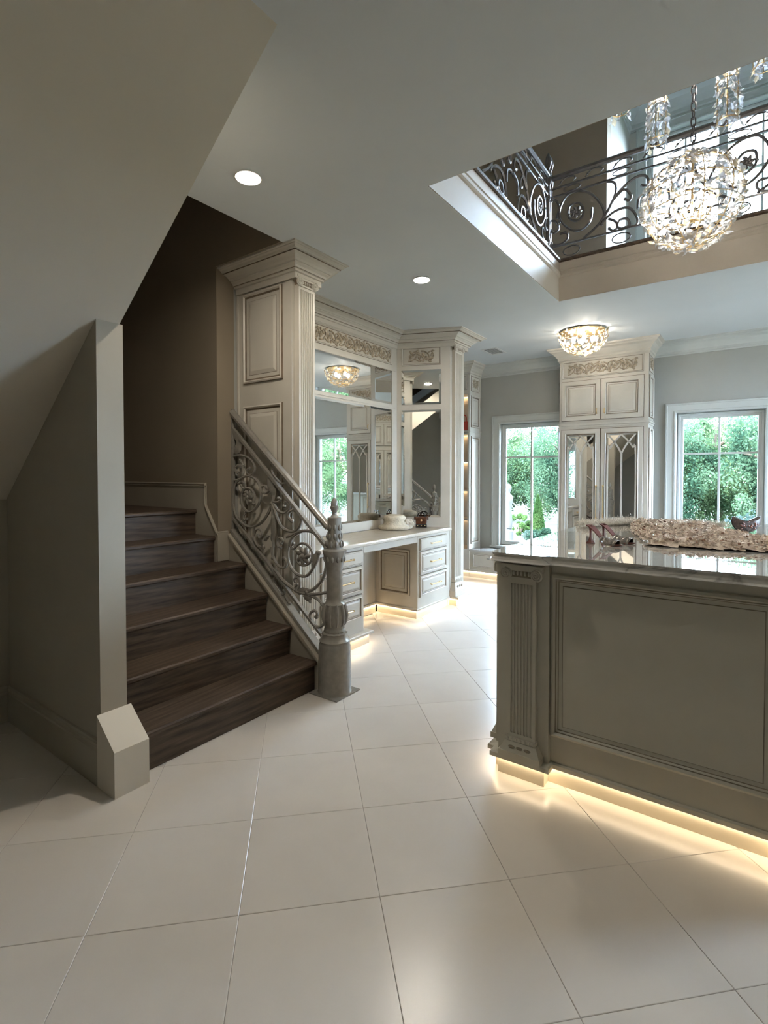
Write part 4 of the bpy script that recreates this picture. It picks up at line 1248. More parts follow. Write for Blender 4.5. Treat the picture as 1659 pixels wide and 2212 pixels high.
left = [(-1.012, 3.60), (-1.012, 2.70), (-1.046, 2.70), (-1.046, 2.425), (-1.012, 2.425), (-1.012, 2.372), (-0.784, 2.372), (-0.784, 2.432)]
plinth(t, left + mirx(left), mats=ISL, ledge=0.032, kz=0.085, ledge_t=0.027)
def miry(p): return [(x, 7.212 - y) for x, y in p][::-1]
lb = miry(left + mirx(left))
plinth(t, lb, mats=ISL, ledge=0.032, kz=0.085, ledge_t=0.027)

# marble worktop with breaks over the pilasters and an ogee edge
q = MB()
o = 0.0
top = [(-1.050, 4.87), (-1.050, 2.338), (-0.790, 2.338), (-0.762, 2.372), (0.092, 2.372), (0.120, 2.338), (0.380, 2.338), (0.380, 4.87)]
top = top[::-1]
def rounded(path, r=0.022):
    out = []
    n_ = len(path)
    for i in range(n_):
        a, c, d = Vector(path[i - 1]), Vector(path[i]), Vector(path[(i + 1) % n_])
        d1, d2 = (a - c).normalized(), (d - c).normalized()
        for s in range(4):
            t_ = s / 3
            p = (c + d1 * r) * (1 - t_) ** 2 + c * 2 * t_ * (1 - t_) + (c + d2 * r) * t_ ** 2
            out.append((p.x, p.y))
    return out
rt = rounded(top)
q2 = [(-0.02, 1.0535), (-0.006, 1.0535), (0.0, 1.060), (0.002, 1.068), (0.008, 1.072), (0.012, 1.080), (0.008, 1.090), (0.0, 1.092)]
q.sweep(rt, q2 if True else q2, closed=True)
k_ = len(rt)
# sweep offsets lie to the right of travel: path is counter-clockwise so right = outwards
q.add([(x, y, 1.092) for x, y in rt], [tuple(range(k_))])
q.add([(x, y, 1.0535) for x, y in rt], [tuple(range(k_))[::-1]])
iw = q.build('island_worktop', [M['marble']], smooth=35)
tag(iw, 'glossy white marble island worktop with grey veins', 'worktop')

# ================================================================== LAMPS
def downlight(x, y, label, lens='down'):
    t = thing('downlight', label, 'ceiling light', (x, y, CH - 0.004))
    q = MB(); q.lathe([(0.068, -0.001), (0.074, -0.008), (0.066, -0.010), (0.054, -0.004), (0.054, -0.001)], (x, y, CH), 24); q.build('trim_ring', M['white_metal'], t)
    q = MB()
    q.add([(x + 0.053 * math.cos(a * math.pi / 12), y + 0.053 * math.sin(a * math.pi / 12), CH - 0.006) for a in range(24)], [tuple(range(24))])
    q.build('lens', M[lens], t, smooth=0, recalc=False, label='bright glowing lens')
downlight(-2.20, 1.82, 'round recessed downlight nearest the sloping stair soffit')
downlight(-2.205, 3.58, 'round recessed downlight in front of the vanity')
downlight(-1.45, -0.45, 'recessed downlight behind the camera, seen in the angled vanity mirror', 'downdim')
downlight(2.0, 2.4, 'added unseen downlight right of the gallery well, near')  # this lamp and the next are unseen, added to light the room
downlight(2.0, 4.4, 'added unseen downlight right of the gallery well, far')

# ceiling vent
t = thing('ceiling_vent', 'small white air vent in the ceiling before the left window', 'vent', (-2.735, 6.2, CH - 0.006))
q = MB(); q.panel((-2.735, 6.205, CH), X, Y, -Z, 0.22, 0.33, [(0, 0, 0), (0, 0.003, 0), (0.022, 0.003, 0), (0.024, 0.001, 0)], fill=False); q.build('frame', M['white_metal'], t, smooth=0)
q = MB(); q.box(-2.81, -2.66, 6.075, 6.335, CH - 0.0012, CH - 0.0006); q.build('shade_sheet', M['dark'], t, smooth=0)  # thin dark sheet on the ceiling, painted as the shade inside the vent
for k in range(9):
    q = MB(); yy = 6.09 + k * 0.029; q.add([(-2.81, yy, CH - 0.002), (-2.66, yy, CH - 0.002), (-2.66, yy + 0.007, CH - 0.0035), (-2.81, yy + 0.007, CH - 0.0035)], [(0, 1, 2, 3)]); q.build('slat', M['white_metal'], t, smooth=0)

# crystals
def crystal_mesh(name, L, W, T, mat):
    q = MB()
    vs = [(0, 0, -L * 0.5), (W / 2, 0, 0.05 * L), (0, T / 2, 0.05 * L), (-W / 2, 0, 0.05 * L), (0, -T / 2, 0.05 * L), (0, 0, L * 0.5)]
    q.add(vs, [(0, 2, 1), (0, 3, 2), (0, 4, 3), (0, 1, 4), (5, 1, 2), (5, 2, 3), (5, 3, 4), (5, 4, 1)])
    return q.mesh(name, [mat], smooth=0)
def petal_mesh(name, r, T, mat):
    q = MB()
    n_ = 6
    vs = [(0, T, 0), (0, -T, 0)] + [(r * (1 + 0.25 * (k % 2)) * math.cos(k * math.pi / 3), 0, r * (1 + 0.25 * (k % 2)) * math.sin(k * math.pi / 3)) for k in range(n_)]
    q.add(vs, [(0, 2 + k, 2 + (k + 1) % n_) for k in range(n_)] + [(1, 2 + (k + 1) % n_, 2 + k) for k in range(n_)])
    return q.mesh(name, [mat], smooth=0)
CR = [crystal_mesh('crystal', 0.062, 0.026, 0.014, M['crystal']), crystal_mesh('crystal', 0.050, 0.030, 0.012, M['amber']), petal_mesh('crystal', 0.019, 0.008, M['crystal'])]
FR = [petal_mesh('crystal', 0.022, 0.008, M['amber']), petal_mesh('crystal', 0.019, 0.009, M['crystal']), crystal_mesh('crystal', 0.045, 0.026, 0.012, M['amber'])]
rng = random.Random(5)
def rq(): return Quaternion((rng.gauss(0, 1), rng.gauss(0, 1), rng.gauss(0, 1), rng.gauss(0, 1))).normalized()

def scatter(parent, name, items, meshes):
    """many more small crystals joined into one part"""
    q = MB()
    vm = [[v.co.copy() for v in m.vertices] for m in meshes]; fm = [[tuple(p.vertices) for p in m.polygons] for m in meshes]
    for i, (p, rot, sc) in enumerate(items):
        k = i % len(meshes)
        q.add([p + rot @ (c * sc) for c in vm[k]], fm[k])
    o = q.build(name, meshes[0].materials[0], parent, smooth=0, recalc=False); o['kind'] = 'stuff'
    return o

# globe chandelier
CC = Vector((-0.325, 3.62, 3.105)); CRAD = 0.262
t = thing('chandelier', 'large round crystal globe chandelier hanging in the gallery well', 'chandelier', CC)
q = MB(); q.lathe([(0.07, 0), (0.065, -0.02), (0.03, -0.035), (0.008, -0.05)], (CC.x, CC.y, UC), 16); q.build('canopy', M['gold'], t)
z = CC.z + CRAD + 0.03; k = 0
link = None
while z < UC - 0.05:
    if link is None:
        q = MB(); q.tube([(0.013 * math.cos(a * math.pi / 5), 0, (0.017 if 0 < a < 5 else -0.017 if 5 < a else 0) + 0.012 * math.sin(a * math.pi / 5)) for a in range(10)], 0.0042, 5, closed=True)
        link = q.mesh('chain_link', [M['ironup']])
    inst('chain_link', link, t, (CC.x, CC.y, z), Quaternion((0, 0, 1), math.pi / 2 * (k % 2) + 0.5)); z += 0.046; k += 1
for k in range(5):
    th = math.pi * k / 5
    q = MB(); q.tube([CC + Vector((CRAD * math.cos(a * math.pi / 14) * math.cos(th), CRAD * math.cos(a * math.pi / 14) * math.sin(th), CRAD * math.sin(a * math.pi / 14))) for a in range(28)], 0.003, 5, closed=True); q.build('wire_ring', M['gold'], t)
for dz in (-0.17, -0.06, 0.06, 0.17):
    rr = math.sqrt(CRAD ** 2 - dz * dz)
    q = MB(); q.tube([CC + Vector((rr * math.cos(a * math.pi / 14), rr * math.sin(a * math.pi / 14), dz)) for a in range(28)], 0.003, 5, closed=True); q.build('wire_ring', M['gold'], t)
q = MB(); q.tube([CC + Vector((0, 0, CRAD)), CC + Vector((0, 0, -0.12))], 0.008, 8)
for k in range(6):
    th = k * math.pi / 3
    q.tube([CC + Vector((0, 0, -0.10)), CC + Vector((0.06 * math.cos(th), 0.06 * math.sin(th), -0.12)), CC + Vector((0.10 * math.cos(th), 0.10 * math.sin(th), -0.05))], 0.005, 6, smooth=3)
q.build('lamp_arms', M['gold'], t)
for k in range(6):
    th = k * math.pi / 3
    q = MB(); q.ball(CC + Vector((0.10 * math.cos(th), 0.10 * math.sin(th), -0.015)), 0.016, 0.016, 0.035, n=8, m=6); q.build('bulb', M['bulb'], t)
N = 290
for k in range(N):
    zz = 1 - 2 * (k + 0.5) / N
    th = k * 2.39996 + rng.uniform(-0.15, 0.15)
    rr = math.sqrt(1 - zz * zz)
    d = Vector((rr * math.cos(th), rr * math.sin(th), zz))
    # crystals lie roughly on the sphere, tips flaring out
    tang = d.cross(Vector((rng.gauss(0, 1), rng.gauss(0, 1), rng.gauss(0, 1)))).normalized()
    tip = (tang + d * rng.uniform(-0.1, 0.55)).normalized()
    rot = tip.to_track_quat('Z', 'Y')
    inst('crystal', CR[k % 3 if k % 4 else 1], t, CC + d * (CRAD + rng.uniform(-0.012, 0.022)), rot, rng.uniform(0.9, 1.35))
items = []
for k in range(620):
    d = Vector((rng.gauss(0, 1), rng.gauss(0, 1), rng.gauss(0, 1))).normalized()
    items.append((CC + d * (CRAD + rng.uniform(-0.03, 0.02)), rq(), rng.uniform(0.45, 0.8)))
scatter(t, 'small_crystals', items, [CR[2], CR[0], CR[2]])

# pendant columns of crystals around it
def pendant(x, y, z0, L, label, n=120):
    t = thing('crystal_pendant', label, 'pendant light', (x, y, z0), 'crystal pendants in the gallery well')
    q = MB(); q.tube([(x, y, z0 + L), (x, y, UC)], 0.006, 6); q.build('rod', M['gold'], t)
    for dz in (0.04, L * 0.4, L * 0.75, L):
        q = MB(); q.tube([(x + 0.05 * math.cos(a * math.pi / 8), y + 0.05 * math.sin(a * math.pi / 8), z0 + dz) for a in range(16)], 0.0028, 5, closed=True); q.build('wire_ring', M['gold'], t)
    for k in range(4):
        a = k * math.pi / 2; q = MB(); q.tube([(x + 0.05 * math.cos(a), y + 0.05 * math.sin(a), z0 + 0.04), (x + 0.05 * math.cos(a), y + 0.05 * math.sin(a), z0 + L)], 0.0028, 5); q.build('wire', M['gold'], t)
    q = MB(); q.ball((x, y, z0 + L * 0.55), 0.015, 0.015, 0.05, n=8, m=6); q.build('bulb', M['bulb'], t)
    for k in range(n):
        h = (k + 0.5) / n
        th = k * 2.39996
        d = Vector((math.cos(th), math.sin(th), 0))
        tip = (Vector((0, 0, -1)) + d * rng.uniform(0.0, 0.7) + d.cross(Z) * rng.uniform(-0.5, 0.5)).normalized()
        inst('crystal', CR[k % 3], t, Vector((x, y, z0 + h * L)) + d * (0.052 + rng.uniform(-0.01, 0.018)), tip.to_track_quat('Z', 'Y'), rng.uniform(0.8, 1.15))
    items = []
    for k in range(140):
        a = rng.uniform(0, 6.283); rr = 0.05 + rng.uniform(-0.02, 0.02)
        items.append((Vector((x + rr * math.cos(a), y + rr * math.sin(a), z0 + rng.random() * L)), rq(), rng.uniform(0.4, 0.7)))
    scatter(t, 'small_crystals', items, [CR[2], CR[0]])
pendant(-0.52, 3.62, 3.50, 0.62, 'column of hanging crystals left of the globe chandelier chain')
pendant(-0.155, 3.62, 3.48, 0.66, 'column of hanging crystals right of the globe chandelier chain')
pendant(-0.70, 3.45, 3.66, 0.60, 'column of hanging crystals at far left, mostly hidden by the ceiling edge', 90)
pendant(0.012, 3.75, 3.79, 0.60, 'column of hanging crystals at far right beside the picture edge', 90)

# flush crystal ceiling light
FX, FY_, FZ, FRAD = -1.553, 5.906, 3.035, 0.255
t = thing('flush_ceiling_light', 'dome shaped champagne crystal ceiling light near the wardrobe', 'ceiling light', (FX, FY_, CH))
q = MB(); q.lathe([(0.20, CH - 0.001), (0.235, CH - 0.006), (0.235, CH - 0.016), (0.20, CH - 0.022)], (FX, FY_, 0), 28); q.build('ceiling_plate', M['gold'], t)
for dz, f in ((-0.012, 1.0), (-0.09, 0.93), (-0.17, 0.72), (-0.225, 0.40)):
    q = MB(); q.tube([(FX + FRAD * f * math.cos(a * math.pi / 14), FY_ + FRAD * f * math.sin(a * math.pi / 14), FZ + dz) for a in range(28)], 0.004, 5, closed=True); q.build('wire_ring', M['gold'], t)
for k in range(8):
    th = math.pi * k / 4
    q = MB(); q.tube([(FX + FRAD * math.cos(a * math.pi / 12) * math.cos(th), FY_ + FRAD * math.cos(a * math.pi / 12) * math.sin(th), FZ - 0.245 * math.sin(a * math.pi / 12)) for a in range(7)], 0.003, 5); q.build('wire_rib', M['gold'], t)
for k in range(4):
    th = 0.4 + k * math.pi / 2
    q = MB(); q.ball((FX + 0.10 * math.cos(th), FY_ + 0.10 * math.sin(th), FZ - 0.075), 0.022, 0.022, 0.032, n=8, m=6); q.build('bulb', M['bulb'], t)
N = 170
for k in range(N):
    zz = (k + 0.5) / N
    th = k * 2.39996
    rr = math.sqrt(max(0, 1 - zz * zz))
    d = Vector((rr * math.cos(th), rr * math.sin(th), -zz))
    p = Vector((FX + FRAD * d.x, FY_ + FRAD * d.y, FZ + 0.245 * d.z))
    tang = d.cross(Vector((rng.gauss(0, 1), rng.gauss(0, 1), rng.gauss(0, 1)))).normalized()
    nq = d.to_track_quat('Y', 'Z') @ Quaternion((0, 1, 0), rng.uniform(0, 3)) @ Quaternion((1, 0, 0), rng.uniform(-0.5, 0.5))
    inst('crystal', FR[k % 3], t, p + d * rng.uniform(-0.006, 0.012), nq, rng.uniform(0.8, 1.1))

# ================================================================== SMALL THINGS
VT = 0.8845     # vanity worktop
IT = 1.0925     # island worktop
M['felt'] = paint('cream_felt', (0.62, 0.56, 0.44), 0.95, 0.12, 40, bump=0.9, bscale=90)
M['petal'] = paint('ivory_petal', (0.74, 0.70, 0.62), 0.8, 0.06, 20)
t = thing('hat', 'cream felt hat with an ivory flower on the vanity worktop', 'hat', (-3.118, 4.515, VT))
def lump(tt, z): return 1 + 0.02 * math.sin(3 * tt + 1) + 0.012 * math.sin(7 * tt + z * 40)
q = MB(); q.lathe([(0.10, 0.004), (0.150, 0.002), (0.168, 0.010), (0.172, 0.026), (0.163, 0.040), (0.140, 0.046), (0.124, 0.052), (0.116, 0.075), (0.116, 0.095), (0.121, 0.112), (0.119, 0.132), (0.104, 0.148), (0.070, 0.156), (0.020, 0.157)], (-3.118, 4.515, VT), 36, mod=lump)
q.build('felt_body', M['felt'], t, smooth=70)
fl = Vector((-2.968, 4.565, VT + 0.062))
fn = Vector((0.55, -0.80, 0.2)).normalized(); fu = fn.cross(Z).normalized(); fv = fu.cross(fn)
for k in range(9):
    r = 0.030 if k < 6 else 0.014
    a = k * math.pi / 3 + (0.5 if k >= 6 else 0)
    R = Matrix((fu, fv, fn)).transposed() @ Matrix.Rotation(a, 3, 'Z') @ Matrix.Rotation(-0.5, 3, 'Y')
    q = MB(); q.ball(fl + fu * (r * math.cos(a)) + fv * (r * math.sin(a)) + fn * (0.0 if k < 6 else 0.012), 0.034 if k < 6 else 0.020, 0.030 if k < 6 else 0.018, 0.008, n=8, m=5, rot=R); q.build('flower_petal', M['petal'], t, smooth=70)

M['tort'] = paint('brown_patent_croc', (0.075, 0.028, 0.014), 0.12, 0.55, 38, bump=0.35, bscale=55)
M['blackleather'] = paint('black_leather', (0.012, 0.010, 0.010), 0.25, 0.2, 30)
bc = Vector((-2.985, 4.845, VT)); bu = Vector((0.83, 0.555, 0)); bn = Vector((0.555, -0.83, 0))
t = thing('handbag', 'small glossy brown crocodile handbag beside the cream hat', 'handbag', bc)
def bagbox(name, z0, z1, w0, w1, d0, d1, mat, out=0):
    q = MB()
    A = [bc + bu * (i * w0 / 2) + bn * (j * d0 / 2 + out) + Z * z0 for i, j in ((-1, -1), (1, -1), (1, 1), (-1, 1))]
    B = [bc + bu * (i * w1 / 2) + bn * (j * d1 / 2 + out) + Z * z1 for i, j in ((-1, -1), (1, -1), (1, 1), (-1, 1))]
    q.add(A + B, [(0, 1, 2, 3), (4, 5, 6, 7)] + [(i, (i + 1) % 4, 4 + (i + 1) % 4, 4 + i) for i in range(4)])
    o = q.build(name, mat, t, smooth=30); m_ = o.modifiers.new('r', 'BEVEL'); m_.width = 0.005; m_.segments = 2
    return o
bagbox('bag_base', 0.0, 0.040, 0.125, 0.122, 0.075, 0.075, M['blackleather'])
bagbox('bag_body', 0.040, 0.118, 0.118, 0.132, 0.070, 0.055, M['tort'])
bagbox('bag_flap', 0.085, 0.122, 0.165, 0.160, 0.030, 0.030, M['tort'])
for s in (-1, 1):
    q = MB(); q.tube([bc + bn * (0.018 * s) + bu * (0.042 * math.cos(math.pi - a * math.pi / 8)) + Z * (0.118 + 0.046 * math.sin(a * math.pi / 8)) for a in range(9)], 0.0048, 6); q.build('bag_handle', M['blackleather'], t)
for i in range(3):
    q = MB(); q.ball(bc + bu * ((i - 1) * 0.04) + bn * 0.038 + Z * 0.022, 0.006, n=8, m=5); q.build('stud', M['gold'], t)
q = MB(); q.ball(bc + bn * 0.034 + Z * 0.08, 0.011, n=8, m=5); q.build('clasp', M['gold'], t)

# shoes
M['suede'] = paint('red_brown_suede', (0.12, 0.030, 0.018), 0.7, 0.15, 30)
M['glit'] = paint('pewter_glitter', (0.30, 0.27, 0.25), 0.25, 0.6, 260, metal=0.7)
def shoe(o, a, label):
    o = Vector(o); a = Vector(a).normalized(); s_ = Vector((-a.y, a.x, 0))
    L = 0.198
    t = thing('shoe', label, 'shoe', o, 'pair of mules on the island')
    prof = [(0.0, 0.100, 0.014), (0.05, 0.101, 0.024), (0.14, 0.094, 0.026), (0.28, 0.070, 0.022), (0.42, 0.040, 0.020), (0.55, 0.018, 0.027), (0.68, 0.009, 0.034), (0.80, 0.007, 0.032), (0.92, 0.009, 0.020), (1.0, 0.011, 0.004)]
    def P(x, y, z): return o + a * (x * L) + s_ * y + Z * z
    q = MB(); vs = []; fs = []
    for x, z, w in prof:
        vs += [P(x, -w, z), P(x, w, z), P(x, w, max(0.0005, z - 0.006)), P(x, -w, max(0.0005, z - 0.006))]
    for i in range(len(prof) - 1):
        for k in range(4): fs.append((i * 4 + k, i * 4 + (k + 1) % 4, i * 4 + 4 + (k + 1) % 4, i * 4 + 4 + k))
    fs += [(0, 1, 2, 3), tuple(range(len(vs) - 4, len(vs)))]
    q.add(vs, fs); q.build('insole', M['suede'], t, smooth=50, label='red brown suede insole')
    # vamp band over the toes
    q = MB(); ring = []
    for x, h in ((0.42, 0.014), (0.52, 0.032), (0.66, 0.037), (0.80, 0.034), (0.86, 0.030)):
        z = 0.040 + (x - 0.42) / 0.13 * -0.022 if x < 0.55 else 0.012
        w = 0.027 if x < 0.5 else 0.033 if x < 0.6 else 0.037 if x < 0.75 else 0.032 if x < 0.83 else 0.028
        ring.append([P(x + (0.05 * math.sin(math.pi * k / 8) if x > 0.7 else 0), w * math.cos(math.pi * k / 8), max(0.001, z - 0.010) + h * math.sin(math.pi * k / 8)) for k in range(9)])
    for i in range(len(ring) - 1):
        q.add(ring[i] + ring[i + 1], [(k, k + 1, 9 + k + 1, 9 + k) for k in range(8)])
    vo = q.build('vamp', M['glit'], t, smooth=60, label='glittering pewter toe band')
    so = vo.modifiers.new('t', 'SOLIDIFY'); so.thickness = 0.002
    # flared pyramid heel
    q = MB()
    pr = [(0.098, 0.013), (0.085, 0.006), (0.060, 0.0040), (0.032, 0.0045), (0.014, 0.0095), (0.003, 0.017), (0.0005, 0.017)]
    vs = []; fs = []
    for z, r in pr:
        for i, j in ((-1, -1), (1, -1), (1, 1), (-1, 1)): vs.append(P(0.10, 0, z) + a * (i * r) + s_ * (j * r))
    for i in range(len(pr) - 1):
        for k in range(4): fs.append((i * 4 + k, i * 4 + (k + 1) % 4, i * 4 + 4 + (k + 1) % 4, i * 4 + 4 + k))
    fs += [(0, 1, 2, 3), tuple(range(len(vs) - 4, len(vs)))]
    q.add(vs, fs); q.build('heel', M['suede'], t, smooth=0, label='flared red brown heel')
shoe((-0.745, 2.955, IT), (0.93, -0.30, 0), 'pewter peep toe mule with flared heel, nearer of the pair')
shoe((-0.705, 3.075, IT), (0.93, -0.26, 0), 'pewter peep toe mule with flared heel, farther of the pair')

# sequinned dress with feather trim
M['dress'] = paint('blush_ruffled_tulle', (0.88, 0.74, 0.64), 0.85, 0.2, 45, bump=0.6, bscale=120)
M['dress2'] = paint('rose_brown_petals', (0.34, 0.20, 0.14), 0.6, 0.5, 60)
M['sequin'] = paint('silver_sequins', (0.85, 0.80, 0.76), 0.08, 0.1, 20, metal=1.0)
M['feather'] = paint('ivory_feather', (0.78, 0.72, 0.62), 0.9, 0.08, 30)
DP = [(-0.46, 3.00), (-0.10, 3.03), (0.33, 3.12), (0.33, 3.45), (0.06, 3.60), (-0.12, 3.92), (-0.24, 4.42), (-0.52, 4.46), (-0.78, 4.32), (-0.66, 3.70)]
def inside(x, y):
    c = False
    for i in range(len(DP)):
        (x1, y1), (x2, y2) = DP[i], DP[i - 1]
        if (y1 > y) != (y2 > y) and x < (x2 - x1) * (y - y1) / (y2 - y1) + x1: c = not c
    return c
def edge_d(x, y):
    p = Vector((x, y)); best = 9
    for i in range(len(DP)):
        a, c = Vector(DP[i - 1]), Vector(DP[i]); d = c - a
        t_ = max(0, min(1, (p - a).dot(d) / d.length_squared)); best = min(best, (p - a - d * t_).length)
    return best
t = thing('dress', 'blush ruffled dress with silver sequins laid over the island worktop', 'dress', (-0.2, 3.7, IT))
r5 = random.Random(3)
q = MB(); idx = {}; vs = []; fs = []
NXg, NYg = 76, 92
hh = {}
def dz_at(x, y):
    e = edge_d(x, y)
    env = min(1, e / 0.09)
    return (0.012 + 0.018 * env + env * 0.014 * (math.sin(x * 31 + 4 * math.sin(y * 17)) * math.sin(y * 27 + 3 * math.sin(x * 13)))) * (0.3 + 0.7 * min(1, e / 0.03))
for i in range(NXg + 1):
    for j in range(NYg + 1):
        x, y = -0.80 + 1.15 * i / NXg, 2.98 + 1.50 * j / NYg
        if inside(x, y):
            idx[i, j] = len(vs); vs.append((x + r5.uniform(-.004, .004), y + r5.uniform(-.004, .004), IT + 0.001 + max(0.001, dz_at(x, y) + r5.uniform(-0.004, 0.004))))
for i in range(NXg):
    for j in range(NYg):
        k = [(i, j), (i + 1, j), (i + 1, j + 1), (i, j + 1)]
        if all(c in idx for c in k): fs.append([idx[c] for c in k])
q.add(vs, fs); q.build('skirt', M['dress'], t, smooth=80)
def petals(name, mat, n_, r0, r1, lift, flat):
    q = MB()
    c = 0
    while c < n_:
        x, y = r5.uniform(-0.78, 0.33), r5.uniform(3.0, 4.44)
        if not inside(x, y) or edge_d(x, y) < 0.012: continue
        z = IT + 0.002 + dz_at(x, y) + lift
        r = r5.uniform(r0, r1)
        nrm = Vector((r5.gauss(0, flat), r5.gauss(0, flat), 1)).normalized()
        u_ = nrm.orthogonal().normalized(); v_ = nrm.cross(u_)
        a0 = r5.uniform(0, 6)
        ring = [Vector((x, y, z)) + (u_ * math.cos(a0 + a * math.pi / 3) + v_ * math.sin(a0 + a * math.pi / 3)) * r * r5.uniform(0.7, 1.2) + nrm * (0.3 * r if a % 2 else 0) for a in range(6)]
        q.add([Vector((x, y, z)) - nrm * 0.2 * r] + ring, [(0, 1 + a, 1 + (a + 1) % 6) for a in range(6)]); c += 1
    o = q.build(name, mat, t, smooth=0, recalc=False); o['kind'] = 'stuff'
petals('ruffles', M['dress'], 3600, 0.006, 0.014, 0.004, 0.5)
petals('dark_petals', M['dress2'], 420, 0.004, 0.010, 0.008, 0.5)
petals('sequins', M['sequin'], 520, 0.0025, 0.005, 0.012, 0.5)
q = MB(); q.ball((-0.462, 3.008, IT + 0.016), 0.015, n=10, m=8); q.build('brooch', M['sequin'], t)
q = MB()
def fluff(p0, p1, n_, w, h):
    for k in range(n_):
        f = r5.random()
        p = Vector(p0).lerp(Vector(p1), f) + Vector((r5.gauss(0, w), r5.gauss(0, w), 0))
        d = Vector((r5.gauss(0, 1), r5.gauss(0, 1), abs(r5.gauss(0, 0.5)))).normalized() * r5.uniform(0.012, 0.034)
        b_ = p + Z * (0.004 + abs(r5.gauss(0, h)))
        sd = d.cross(Z).normalized() * 0.0014
        tip = b_ + d; tip.z = max(tip.z, IT + 0.003)
        m_ = b_ + d * 0.55 + Z * 0.006
        q.add([b_ - sd * 0.4, m_ - sd, tip, m_ + sd, b_ + sd * 0.4], [(0, 1, 2, 3, 4)])
fluff((-1.0, 3.86, IT), (-0.74, 4.36, IT), 8000, 0.030, 0.015)
fluff((-0.45, 4.46, IT), (-0.16, 4.34, IT), 3000, 0.022, 0.013)
o = q.build('feather_trim', M['feather'], t, smooth=0, recalc=False, label='fluffy ivory feather trim'); o['kind'] = 'stuff'

# crescent evening bag
M['floral'] = paint('dark_floral_beadwork', (0.10, 0.075, 0.07), 0.4, 0.9, 60)
M['floral2'] = paint('rust_beads', (0.30, 0.11, 0.07), 0.4, 0.3, 60)
ec = Vector((-0.04, 4.06, IT)); eu = Vector((0.811, 0.585, 0)); en = Vector((0.585, -0.811, 0))
t = thing('evening_bag', 'small dark beaded crescent evening bag at the right end of the island', 'handbag', ec)
pts = []
for k in range(15):
    a = math.pi + math.pi * k / 14
    pts.append((0.092 * math.cos(a), 0.082 + 0.080 * math.sin(a)))
for k in range(13):
    xx = 0.092 - 0.184 * k / 12
    pts.append((xx * 0.97, 0.092 - 0.016 * math.cos(xx / 0.092 * math.pi) * 0.9 - 0.004))
q = MB(); m_ = len(pts)
A = [ec + eu * x - en * 0.006 + Z * z for x, z in pts]; B = [ec + eu * x + en * 0.006 + Z * z for x, z in pts]
Cc = [ec + eu * (x * 0.7) + en * 0.028 + Z * (0.052 + (z - 0.052) * 0.7) for x, z in pts]; Dd = [ec + eu * (x * 0.7) - en * 0.028 + Z * (0.052 + (z - 0.052) * 0.7) for x, z in pts]
q.add(A + B + Cc + Dd, [(i, (i + 1) % m_, m_ + (i + 1) % m_, m_ + i) for i in range(m_)] + [(m_ + i, m_ + (i + 1) % m_, 2 * m_ + (i + 1) % m_, 2 * m_ + i) for i in range(m_)] + [(i, (i + 1) % m_, 3 * m_ + (i + 1) % m_, 3 * m_ + i) for i in range(m_)] + [tuple(range(2 * m_, 3 * m_)), tuple(range(3 * m_, 4 * m_))])
q.build('bag_body', M['floral'], t, smooth=50)
q = MB()
for k in range(26):
    x, z = r5.uniform(-0.055, 0.055), r5.uniform(0.025, 0.075)
    q.ball(ec + eu * x + en * 0.028 + Z * z, r5.uniform(0.003, 0.007), n=6, m=4)
o = q.build('beads', M['floral2'], t); o['kind'] = 'stuff'
q = MB(); q.tube([ec + eu * x + Z * z for x, z in pts], 0.0045, 6, closed=True); q.build('piping', M['blackleather'], t)

# ================================================================== GARDEN
GZ = -0.45
M['grass'] = paint('lawn_grass', (0.008, 0.016, 0.0035), 0.95, 0.3, 3, bump=0.5, bscale=30)
M['paving'] = paint('grey_paving', (0.030, 0.028, 0.026), 0.9, 0.1, 4)
M['bounce_paving'] = paint('pale_bounce_paving', (0.20, 0.19, 0.17), 0.9, 0.1, 4)
M['bark'] = paint('tree_bark', (0.06, 0.045, 0.03), 0.9, 0.3, 8)
LEAFM = [leaf_mat('maple_leaves', (0.020, 0.043, 0.022), (0.074, 0.110, 0.052)), leaf_mat('oak_leaves', (0.015, 0.033, 0.021), (0.050, 0.084, 0.048)), leaf_mat('cypress_leaves', (0.016, 0.036, 0.011), (0.050, 0.085, 0.028))]
b = MB(); b.box(-60, 60, FARY + 0.4, 90, GZ - 0.3, GZ); o = b.build('ground_lawn', M['grass'], smooth=0); o['kind'] = 'structure'; o['label'] = 'green lawn outside the windows'
b = MB(); b.box(RX + 0.3, 30, -20, FARY + 0.4, GZ - 0.3, GZ + 0.01); o = b.build('ground_bounce', M['bounce_paving'], smooth=0); o['kind'] = 'structure'  # unseen ground added, kept pale to bounce daylight up to the ceiling
b = MB(); b.box(-9, 8, FARY + 0.4, 10.4, GZ, GZ + 0.02); o = b.build('ground_terrace', M['paving'], smooth=0); o['kind'] = 'structure'; o['label'] = 'pale stone terrace outside the windows'
r6 = random.Random(9)
rnp = np.random.default_rng(9)
